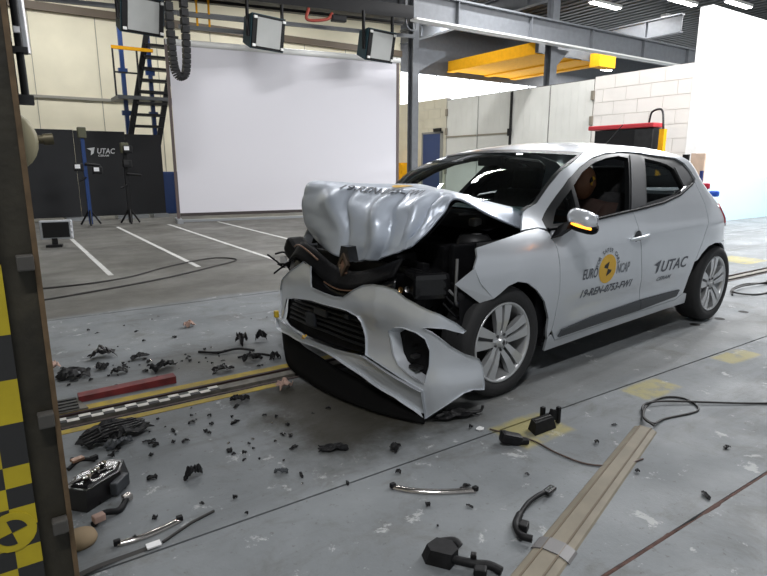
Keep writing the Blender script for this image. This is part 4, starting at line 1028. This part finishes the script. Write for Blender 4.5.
# --- door mirrors
for s in (-1, 1):
    e = empty('door_mirror', (.42, s*.86, .905), parent=car); e.scale = (.82, .82, .82)
    q = lambda x, y, z: Vector((x, s*y, z))
    MB().prism([(-.10, -.06), (.02, -.05), (.06, .0), (-.02, .025)], lambda a, b: q(.05+a*1.1, -.03, -.015+b), lambda a, b: q(.02+a*.9, .10, .055+b*.8)).build('mirror_arm', BLACKP, e)
    # housing: lofted rounded shell across its width (y) 
    rows = []
    for i in range(13):
        t = i/12; y = .045+.20*t; k = (1-(2*t-1)**4)**.5 if 0 < t < 1 else .08; k = max(k, .10)
        cz = .088-.040*t; rows.append([q(.045+.02*t+.075*k*math.cos(a)*(1.0 if math.cos(a) < 0 else .55), y, cz+.068*k*math.sin(a)) for a in [2*math.pi*j/20 for j in range(21)]])
    MB().grid(rows, flip=s > 0).build('mirror_cap', PAINT, e)
    rows = []
    for i in range(13):
        t = i/12; y = .042+.205*t; k = max((1-(2*t-1)**4)**.5 if 0 < t < 1 else .1, .12); cz = .048-.040*t
        rows.append([q(.05+.02*t+.07*k*math.cos(a), y, cz+.048*k*math.sin(a)) for a in [2*math.pi*j/16 for j in range(17)]])
    MB().grid(rows, flip=s > 0).build('mirror_base', BLACKP, e)
    MB().tube([q(-.022+.0*t-.0+.035*(2*t-1)**2+.012*t, .065+.165*t, .055-.042*t) for t in [i/8 for i in range(9)]], .0085, 6).build('indicator', AMBER, e)
    MB().prism([(.06, .04), (.225, .035), (.23, .10), (.07, .12)], lambda a, b: q(.098, a, b), lambda a, b: q(.105, a, b)).build('mirror_glass', mat('mirror_glass', (.6, .6, .62), .03, 1), e)

# --- wheels
def make_wheel():
    e = empty('wheel', parent=car)         # local +z is outward
    ty = [(.205, -.085), (.225, -.098), (.27, -.102), (.298, -.092), (.309, -.07), (.311, -.03), (.311, .03), (.309, .07), (.298, .092), (.27, .102), (.235, .098), (.222, .086)]
    MB().lathe(ty, 56).build('tyre', RUBBER, e)
    rim = MB().lathe([(.222, .082), (.226, .09), (.221, .096), (.212, .092), (.205, .075), (.198, .02), (.198, -.085)], 56).build('rim', ALLOY, e)
    MB().lathe([(0, -.03), (.20, -.03)], 32).build('brake_backing', STEELD, e)
    MB().lathe([(0, .01), (.14, .01), (.14, .0), (.0, .0)], 32).build('brake_disc', STEELD, e)
    for k in range(5):
        a = 2*math.pi*k/5+R(20); M = Matrix.Rotation(a, 4, 'Z')
        for sgn in (-1, 1):
            n0, n1 = .010, .052; sp_ = []
            P2 = [(.035, sgn*.009), (.035, sgn*.032), (.12, sgn*.050), (.207, sgn*.070), (.212, sgn*.012), (.12, sgn*.009)]
            f_ = lambda x, y: M @ Vector((x, y, .086-.018*((x-.12)/.09)**2*(1 if x < .12 else -.15)))
            g_ = lambda x, y: M @ Vector((x, y*.9, .050))
            MB().prism(P2, f_, g_).build('spoke', ALLOY, e)
        MB().prism([(.05, -.009), (.20, -.012), (.20, .012), (.05, .009)], lambda x, y: M @ Vector((x, y, .066)), lambda x, y: M @ Vector((x, y, .05))).build('spoke_slot', ALLOYD, e)
        b_ = a+math.pi/5; MB().lathe([(0, .078), (.008, .077), (.009, .06)], 8, Matrix.Translation((.046*math.cos(b_), .046*math.sin(b_), 0))).build('wheel_nut', ALLOYD, e)
    MB().lathe([(0, .094), (.022, .093), (.027, .088), (.030, .07), (.06, .066), (.062, .05)], 24).build('hub_cap', ALLOY, e)
    MB().prism([(0, .018), (.012, 0), (0, -.018), (-.012, 0)], lambda x, y: (x, y, .0955), lambda x, y: (x, y, .093)).build('hub_mark', ALLOYD, e)
    return e
wh = make_wheel()
for i, (x, y) in enumerate(((0, -.755), (2.583, -.765), (0, .755), (2.583, .765))):
    o = wh if i == 0 else copy_tree(wh, car)
    o.location = (x, y, .312); o.rotation_euler = (R(90), R(0), 0) if y < 0 else (R(-90), 0, 0)
    o.rotation_euler = (R(90) if y < 0 else R(-90), 0, 0)
# axles
for q in (0, 2.583): MB().tube([(q, -.68, .31), (q, .68, .31)], .035, 8).build('axle', STEELD, car)
for s in (-1, 1):
    MB().grid([[Vector((2.583+.36*math.cos(a), s*y, .31+.36*math.sin(a))) for a in [math.pi*(-.1+1.2*j/14) for j in range(15)]] for y in (.60, .79)]).build('rear_arch_liner', BLACKP, car, False)
    MB().grid([[Vector((.06+.36*math.cos(a), s*y, .31+.36*math.sin(a))) for a in [math.pi*(-.1+.85*j/14) for j in range(15)]] for y in (.58, .80)]).build('front_arch_liner', BLACKP, car, False)

# ------------------------------------------------------------------ crash-test dummy at the wheel
DUM = mat('dummy_vinyl', (.20, .09, .045), .6, var=.1, scale=6)
DSH = mat('dummy_suit', (.03, .014, .01), .8, var=.2, scale=12)
dm = empty('crash_test_dummy', (2.128, 2.937, 0), YAW, 'brown crash test dummy seated behind the steering wheel', 'dummy')
def skin_body(name, V, E_, rad, m, parent, sub=2):
    me = bpy.data.meshes.new(name); me.from_pydata(V, E_, []); o = link(name, me, m, parent)
    o.modifiers.new('skin', 'SKIN').use_smooth_shade = True
    for i, r in enumerate(rad): me.skin_vertices[0].data[i].radius = r
    me.skin_vertices[0].data[0].use_root = True
    o.modifiers.new('subdivision', 'SUBSURF').levels = sub; o.modifiers['subdivision'].render_levels = sub
    return o
V = [(1.34,-.38,.60),(1.40,-.38,.78),(1.44,-.38,.94),(1.43,-.38,1.03),
     (1.42,-.20,.95),(1.24,-.16,.80),(1.02,-.22,.88),(1.42,-.56,.95),(1.24,-.60,.80),(1.02,-.54,.88),
     (1.28,-.28,.56),(.95,-.26,.62),(.72,-.26,.36),(1.28,-.48,.56),(.95,-.50,.62),(.72,-.50,.36)]
E_ = [(0,1),(1,2),(2,3),(2,4),(4,5),(5,6),(2,7),(7,8),(8,9),(0,10),(10,11),(11,12),(0,13),(13,14),(14,15)]
rad = [(.15,.13),(.16,.12),(.15,.10),(.055,.055),(.06,.06),(.045,.045),(.032,.032),(.06,.06),(.045,.045),(.032,.032),(.09,.085),(.065,.065),(.045,.045),(.09,.085),(.065,.065),(.045,.045)]
skin_body('body', V, E_, rad, DSH, dm)
hd = MB(); rows = []
for i in range(17):
    ph = math.pi*i/16; r = []
    for j in range(25):
        th = 2*math.pi*j/24; x, y, z = math.sin(ph)*math.cos(th), math.sin(ph)*math.sin(th), math.cos(ph)
        kx = .105 if x > 0 else .095; px, py, pz_ = x*kx, y*.078, z*.125
        if x < 0:      # face towards -x: flatten, nose, chin
            px *= .92; px -= .022*math.exp(-((y/.22)**2+((z+.12)/.22)**2)); px += .012*(math.exp(-(((abs(y)-.42)/.2)**2+((z-.08)/.12)**2))); px -= .010*math.exp(-((y/.4)**2+((z+.62)/.2)**2))
            px += .006*math.exp(-((y/.4)**2+((z+.42)/.06)**2))
        py *= 1-.18*max(0, -z); r.append(Vector((1.375+px, -.38+py, 1.135+pz_)))
    rows.append(r)
head = hd.grid(rows).build('head', DUM, dm)
for s in (-1, 1):
    MB().lathe([(0, .012), (.018, .010), (.026, .0)], 12, Matrix.Translation((1.385, -.38+s*.076, 1.125)) @ Matrix.Rotation(-s*R(90), 4, 'X') @ Matrix.Scale(1.3, 4, (0, 1, 0))).build('ear', DUM, head)
# quadrant marker on the near temple
for k, m in ((0, DECY), (1, DECB), (2, DECY), (3, DECB)):
    MB().prism([(0, 0)]+arc(0, 0, .032, k*math.pi/2+.4, (k+1)*math.pi/2+.4, 6), lambda a, b: (1.37+a, -.461+.1*abs(a), 1.145+b), lambda a, b: (1.37+a, -.455+.1*abs(a), 1.145+b)).build('target_sticker', m, head)
for s in (-.16, .16):      # hands on the wheel
    h = MB(); px, py, pz_ = .985, -.38+s*1.0, .905
    hv = [(px+.04, py, pz_-.01), (px+.0, py, pz_+.0), (px-.03, py, pz_+.01)]
    skin_body('hand', hv, [(0, 1), (1, 2)], [(.024, .03), (.034, .018), (.036, .016)], DUM, dm, 1)
    for k in range(4):
        yy = py-.026+.017*k; MB().tube(catmull([(px-.03, yy, pz_+.016), (px-.06-.004*k*(3-k), yy, pz_+.022), (px-.075-.004*k*(3-k), yy, pz_+.004), (px-.062, yy, pz_-.014)], 3), [.009]*6+[.008]*3+[.006], 6).build('finger', DUM, dm)
    MB().tube(catmull([(px, py-s/abs(s)*.03, pz_+.005), (px-.03, py-s/abs(s)*.05, pz_+.0), (px-.05, py-s/abs(s)*.045, pz_-.012)], 3), .010, 6).build('thumb', DUM, dm)

# ================================================================== DEBRIS ON THE FLOOR
SHARD = mat('torn_black_plastic', (.008, .008, .009), .55, var=.4, scale=40, spec=.22)
GLOSS = mat('glossy_dark_lens', (.012, .011, .012), .28, spec=.35)
CHROME = mat('chrome_trim', (.62, .58, .55), .16, .95, var=.1, scale=30)
PINK = mat('pale_pink_foam', (.40, .27, .22), .8, var=.15, scale=40)
WCHIP = mat('white_plastic_chip', (.70, .70, .70), .4)
CORD = mat('dark_webbing', (.03, .028, .026), .7)
def crumple_mesh(name, lx, ly, lz, seed, m, th=.004, nx=14, ny=8, holes=0):
    """irregular torn sheet: jagged outline, bent and creased, resting on z = 0"""
    rn = random.Random(seed); V = {}; F = []; b = MB()
    el = [rn.uniform(.72, 1.0) for _ in range(ny+1)]; er = [rn.uniform(.72, 1.0) for _ in range(ny+1)]
    for j in range(ny+1):
        for i in range(nx+1):
            s_ = -1+2*i/nx; t = -1+2*j/ny; x = s_*lx/2*(el[j] if s_ < 0 else er[j]); y = t*ly/2*(1-.35*abs(s_)**2*rn.uniform(.6, 1))
            n1 = noise.noise(Vector((s_*1.8+seed*3.1, t*1.5, seed*.7))); n2 = abs(noise.noise(Vector((s_*4+seed, t*3.3, seed*1.9))))
            V[i, j] = Vector((x, y+n1*ly*.10, lz*(.55+.7*n1+.45*n2-.35*s_*s_)))
    zmin = min(v.z for v in V.values()); rows = [[V[i, j]-Vector((0, 0, zmin)) for i in range(nx+1)] for j in range(ny+1)]
    top = [[p+Vector((0, 0, th)) for p in r] for r in rows]
    skip = set()
    for k in range(holes): skip.add((rn.randrange(2, nx-2), rn.randrange(1, ny-1)))
    vs_ = [p for r in rows for p in r]+[p for r in top for p in r]; n = (nx+1)*(ny+1); fs = []
    I = lambda i, j, u: u*n+j*(nx+1)+i
    from collections import Counter
    ed = Counter()
    for j in range(ny):
        for i in range(nx):
            if (i, j) in skip: continue
            q = (I(i, j, 1), I(i+1, j, 1), I(i+1, j+1, 1), I(i, j+1, 1)); fs.append(q); fs.append(tuple(a-n for a in q[::-1]))
            for a, c in zip(q, q[1:]+q[:1]): ed[(a, c)] += 1
    for (a, c) in list(ed):
        if (c, a) not in ed: fs.append((c, a, a-n, c-n))
    b.add(vs_, fs); me_o = b.build(name, m, None, False); return me_o
def put(o, x, y, rz, label, cat='debris', group=None, z=.0015):
    o.location = (x, y, z); o.rotation_euler = (0, 0, rz); tag(o, label, cat, group); return o
def lump(name, parts, x, y, rz, label, cat='debris'):
    """a broken piece made of several fused bars / blocks, each its own part"""
    e = empty(name, (x, y, .0015), rz, label, cat)
    for nm, b, m in parts: b.build(nm, m, e)
    return e
# nearest the column: torn grille chunk, headlamp, foam, wiring
e = empty('torn_grille', (.33, 2.76, .0015), R(12), 'torn black grille chunk lying nearest the tow track end', 'debris')
o = crumple_mesh('grille_sheet', .34, .17, .05, 3, SHARD, holes=6); o.parent = e
for k in range(4): MB().tube(catmull([(-.14, -.05+.03*k, .035), (-.03, -.06+.032*k, .055), (.12, -.03+.025*k, .04)], 4), .005, 5).build('grille_slat', GLOSS, e)
o = crumple_mesh('bracket_plate', .13, .06, .03, 8, STRIP); o.parent = e; o.location = (-.02, -.10, 0)
hl = empty('broken_headlamp', (.20, 2.30, .0015), R(38), 'dark broken headlamp unit lying beside the column foot', 'debris')
MB().prism([(-.13, -.07), (.05, -.085), (.14, -.02), (.12, .05), (-.06, .085), (-.14, .03)], lambda a, b: (a, b, .0), lambda a, b: (a*.85, b*.8, .075)).build('lamp_housing', GLOSS, hl)
MB().prism([(-.10, -.05), (.04, -.06), (.10, -.02), (.085, .03), (-.05, .06), (-.11, .02)], lambda a, b: (a, b, .075), lambda a, b: (a*.9, b*.85, .082)).build('lens', GLB, hl)
for k in range(3): MB().lathe([(0, .0), (.014, .004), (.018, .014)], 10, Matrix.Translation((-.06+.05*k, -.01+.012*k, .083))).build('reflector', CHROME, hl)
MB().tube([(-.11, .03, .085), (.05, -.03, .088)], .004, 5).build('chrome_bar', CHROME, hl)
MB().cbox((.02, -.085, .035), (.09, .03, .05), 0, Matrix.Rotation(.2, 4, 'Z'), ch=.006).build('mount', STRIP, hl)
e = lump('foam_puck', [('puck', MB().lathe([(0, .0), (.05, .0), (.055, .012), (.05, .028), (0, .03)], 18), mat('tan_foam', (.30, .22, .13), .8))],   .098, 1.99, 0, 'tan round foam puck half hidden by the column', 'debris')
e = lump('wiring_scrap', [('harness', MB().tube(catmull([(-.07, -.02, .012), (-.02, .01, .02), (.03, 0, .012), (.08, .05, .012)], 5), .012, 6), SHARD), ('connector', MB().cbox((.085, .055, .015), (.035, .028, .024), ch=.004), CHROME), ('plug', MB().cbox((-.05, -.02, .03), (.04, .03, .025), ch=.004), PINK)],   .21, 2.09, R(15), 'wiring scrap with shiny connector below the headlamp')
e = lump('wiring_scrap', [('harness', MB().tube(catmull([(-.06, 0, .01), (0, .02, .02), (.05, -.01, .01)], 5), .009, 6), SHARD), ('foil', MB().cbox((-.01, .02, .028), (.05, .03, .012), ch=.003), COPPER), ('clip', MB().cbox((.05, 0, .015), (.03, .02, .02), ch=.003), SHARD)], .17, 2.55, R(20), 'wiring scrap with copper foil above the headlamp')
# chrome strip left
def trim_strip(name, pts, wd, label, m=CHROME, dark=True):
    P = catmull(pts, 6); c = sum(P, Vector())/len(P); c.z = 0; e = empty(name, c, 0, label, 'debris')
    b = MB(); rows = []
    for i, p in enumerate(P):
        d = (P[min(i+1, len(P)-1)]-P[max(i-1, 0)]); n = Vector((-d.y, d.x, 0)).normalized(); q = p-c
        rows.append([q+n*wd/2+Vector((0, 0, .002)), q+n*wd*.3+Vector((0, 0, .012)), q-n*wd*.2+Vector((0, 0, .014)), q-n*wd/2+Vector((0, 0, .002))])
    solid(b.grid(rows).build('trim', m, e, False), .002)
    if dark:
        for i in (0, len(P)-1):
            MB().cbox(P[i]-c+Vector((0, 0, .012)), (.022, .018, .018), ch=.003).build('clip', SHARD, e)
    return e
trim_strip('trim_strip', [(.20, 1.905, 0), (.27, 1.897, 0), (.34, 1.905, 0), (.41, 1.925, 0)], .026, 'shiny chrome trim strip on the floor near the column')
trim_strip('trim_strip', [(1.17, 1.675, 0), (1.22, 1.61, 0), (1.30, 1.545, 0), (1.40, 1.49, 0), (1.425, 1.475, 0)], .030, 'curved silver trim strip in the middle of the foreground')
sb = empty('webbing_strap', (.2, 1.81, 0), 0, 'dark webbing strap with a white tag at the lower left', 'strap')
MB().grid([[Vector((x-.2, .0+.02*math.sin(x*9)+k+.12*(x-.2), .004+.004*math.sin(x*20))) for x in [-.05+.033*i for i in range(11)]] for k in (-.012, .012)]).build('strap', CORD, sb, False)
MB().cbox((.10, .018, .009), (.045, .030, .005)).build('tag_label', WCHIP, sb); MB().tube([(.13, .02, .006), (.24, .075, .006), (.33, .10, .006)], .005, 6).build('cord', CORD, sb)
# single named pieces
put(crumple_mesh('plastic_block', .085, .05, .05, 21, SHARD), .535, 2.19, R(10), 'squarish black plastic piece left of the floor joint')
put(crumple_mesh('plastic_flake', .14, .055, .02, 22, SHARD), 1.125, 2.08, R(-25), 'flat black flake in front of the bumper')
put(crumple_mesh('plastic_flake', .06, .045, .03, 23, SHARD), 1.35, 1.915, R(30), 'small black flake beside the long floor joint')
put(crumple_mesh('plastic_flake', .06, .02, .018, 24, STRIP), .845, 2.02, R(-30), 'grey oblong chip left of centre on the floor')
put(crumple_mesh('plastic_block', .11, .05, .035, 25, SHARD), .965, 2.83, R(-20), 'black ribbed block just in front of the tow track')
put(crumple_mesh('foam_chunk', .10, .075, .05, 26, PINK), 1.245, 2.87, R(15), 'pale pink foam chunk beside the bumper end')
put(crumple_mesh('white_chip', .045, .03, .004, 27, WCHIP), 1.815, 1.86, R(20), 'small white triangular chip left of the yellow patch')
# black lumps on the yellow patch
lump('plastic_lump', [('shell', MB().cbox((0, 0, .026), (.10, .055, .05), 0, Matrix.Rotation(.25, 4, 'Y'), ch=.014), SHARD), ('tab', MB().cbox((.055, -.012, .014), (.05, .03, .024), ch=.006), SHARD), ('rib', MB().cbox((-.03, .02, .045), (.03, .02, .02), ch=.004), GLOSS)], 1.83, 1.675, R(-28), 'smaller rounded black lump on the yellow patch')
lump('plastic_bracket', [('shell', MB().prism([(-.09, -.035), (.06, -.04), (.075, .02), (-.06, .035)], lambda a, b: (a, b, 0), lambda a, b: (a*.85, b*.7, .055)), SHARD), ('rib', MB().tube([(-.06, -.005, .056), (.05, -.01, .056)], .006, 5), GLOSS), ('post', MB().cbox((.04, .03, .055), (.022, .02, .07), ch=.004), SHARD), ('arm', MB().cbox((.085, .0, .05), (.05, .025, .05), 0, Matrix.Rotation(.4, 4, 'Y'), ch=.006), SHARD), ('arm', MB().cbox((.11, -.01, .045), (.02, .02, .085), ch=.004), SHARD)], 2.07, 1.70, R(2), 'larger black bracket with upright tabs on the yellow patch')
lump('plastic_bracket', [('head', MB().prism([(-.10, -.04), (-.02, -.05), (.0, .0), (-.03, .05), (-.09, .055), (-.12, .0)], lambda a, b: (a, b, 0), lambda a, b: (a*.85, b*.75, .045)), SHARD), ('arm', MB().tube(catmull([(-.03, -.02, .02), (.05, -.03, .022), (.10, -.02, .018), (.14, -.03, .012)], 4), .014, 6), SHARD), ('arm', MB().tube(catmull([(-.06, .04, .03), (-.02, .055, .03), (.0, .045, .02)], 4), .014, 6), SHARD), ('foot', MB().cbox((.075, -.05, .015), (.04, .035, .028), ch=.006), SHARD), ('lug', MB().cbox((.05, -.01, .03), (.02, .02, .03), ch=.004), GLOSS)], 1.10, 1.205, R(-48), 'black forked bracket at the bottom of the picture')
e = lump('curved_strip', [('lower_arm', MB().tube(catmull([(-.20, -.02, .02), (-.20, .02, .022), (-.15, .050, .022), (-.08, .055, .02)], 5), .013, 6), SHARD), ('upper_arm', MB().tube(catmull([(-.09, .055, .02), (.0, .045, .022), (.08, .02, .02), (.12, .0, .016)], 5), .009, 6), SHARD), ('glossy_end', MB().cbox((.13, -.005, .018), (.065, .03, .016), 0, Matrix.Rotation(-.3, 4, 'Z'), ch=.006), GLB), ('clip', MB().cbox((-.16, .02, .03), (.04, .03, .03), ch=.005), SHARD)], 1.53, 1.24, R(28), 'dark curved strip with glossy end leaning by the cable cover')
e = empty('bumper_flap', (1.80, 2.03, .0015), R(-15), 'torn black flap on the floor under the bumper corner', 'debris')
o = crumple_mesh('flap', .27, .09, .03, 31, SHARD); o.parent = e
MB().tube(catmull([(.08, -.01, .02), (.13, -.03, .03), (.14, -.035, .06)], 4), .008, 6).build('rod', STEELD, e)
# far side of the track
spec = [(.46, 4.04, .17, .13, .06, R(20), 'torn_plastic', 'tall torn black sheet beyond the red bar'), (.26, 3.75, .20, .13, .04, R(-10), 'torn_plastic', 'wide torn black mesh next to the column edge'),
 (.43, 3.80, .10, .07, .03, R(60), 'torn_plastic', 'black strip just below the tall torn sheet'), (1.33, 3.80, .12, .07, .09, R(40), 'torn_plastic', 'spiky black piece left of the bumper'),
 (1.48, 3.80, .09, .05, .08, R(-30), 'torn_plastic', 'upright black hook nearest the bumper'), (1.26, 3.42, .15, .06, .05, R(10), 'torn_plastic', 'black ribbed chunk beside the yellow line'),
 (1.04, 3.33, .14, .06, .03, R(-15), 'torn_plastic', 'ragged black strip lying on the yellow line'), (.66, 3.88, .13, .06, .03, R(5), 'torn_plastic', 'flat black shard above the red bar end'),
 (.74, 3.58, .17, .10, .05, R(15), 'torn_plastic', 'black crumpled chunk beside the red bar end'), (.50, 3.66, .11, .05, .03, R(-20), 'torn_plastic', 'black shard between red bar and torn sheet'),
 (1.40, 3.36, .09, .05, .05, R(25), 'torn_plastic', 'black clip cluster under the far bumper end')]
for i, (x, y, a, b_, c_, rz, nm, lb) in enumerate(spec): put(crumple_mesh(nm, a, b_, c_, 40+i, SHARD if i % 3 else GLOSS, holes=3), x, y, rz, lb)
put(crumple_mesh('foam_chunk', .09, .07, .05, 60, PINK), 1.15, 4.47, R(30), 'pinkish lump with white chip on the grey floor')
put(crumple_mesh('foam_chunk', .10, .10, .06, 61, PINK), .16, 3.93, R(10), 'pale pink chunk touching the column edge')
cable('torn_hose', [(1.02, 3.78, 0), (1.12, 3.68, .004), (1.25, 3.66, .012), (1.35, 3.60, 0)], .009, SHARD, 'black torn hose lying beyond the yellow line')
cable('torn_hose', [(1.2, 3.52, 0), (1.30, 3.50, .01), (1.36, 3.50, .0), (1.40, 3.44, 0)], .008, SHARD, 'black torn hose near the far bumper end')
# many small shards
protos = [crumple_mesh('plastic_shard', *d_, 80+i, m_, nx=5, ny=3) for i, (d_, m_) in enumerate([((.045, .025, .014), SHARD), ((.03, .022, .016), SHARD), ((.06, .018, .012), SHARD), ((.022, .018, .012), SHARD), ((.035, .02, .01), GLOSS), ((.02, .014, .008), CHROME)])]
rn = random.Random(11); used = set(); n = 0
clusters = [(.55, 3.7, .30, .28, 34), (1.15, 3.62, .25, .22, 26), (.62, 2.62, .28, .20, 34), (.95, 2.45, .25, .22, 16), (.28, 2.45, .12, .25, 8), (1.0, 4.5, .5, .5, 12), (1.3, 1.6, .6, .4, 12), (.6, 2.0, .3, .2, 8), (2.3, 1.4, .4, .3, 5)]
for cx0, cy0, sx_, sy_, cnt in clusters:
    for k in range(cnt):
        x, y = rn.gauss(cx0, sx_*.7), rn.gauss(cy0, sy_*.7)
        if 2.96 < y < 3.26 or x < .12 or (1.35 < x and 2.0 < y < 4.0): continue
        i = rn.choices(range(6), (4, 5, 3, 7, 3, 2))[0]; p = protos[i]
        o = p if i not in used else p.copy()
        if i in used: COL.objects.link(o)
        used.add(i); sc = rn.uniform(.4, 1.05); o.scale = (sc, sc, sc)
        put(o, x, y, rn.uniform(0, 6.28), 'tiny bright metal splinter strewn on the floor' if i == 5 else 'tiny black plastic shard strewn on the floor', 'debris', 'metal splinters strewn on the floor' if i == 5 else 'black plastic shards strewn on the floor')
for i, p in enumerate(protos):
    if i not in used: bpy.data.objects.remove(p)
# small anchor holes in the floor beside the rear wheel
for i, (x, y) in enumerate(((4.55, 2.27), (4.9, 2.25), (5.31, 2.25))):
    o = MB().lathe([(0, .0), (.035, .0), (.04, .001)], 16).build('anchor_cap', DARKCH)
    put(o, x, y, 0, ['dark anchor cap in the floor nearest the rear tyre', 'middle dark anchor cap behind the rear tyre', 'farthest dark anchor cap behind the rear tyre'][i], 'floor cap', z=.001)
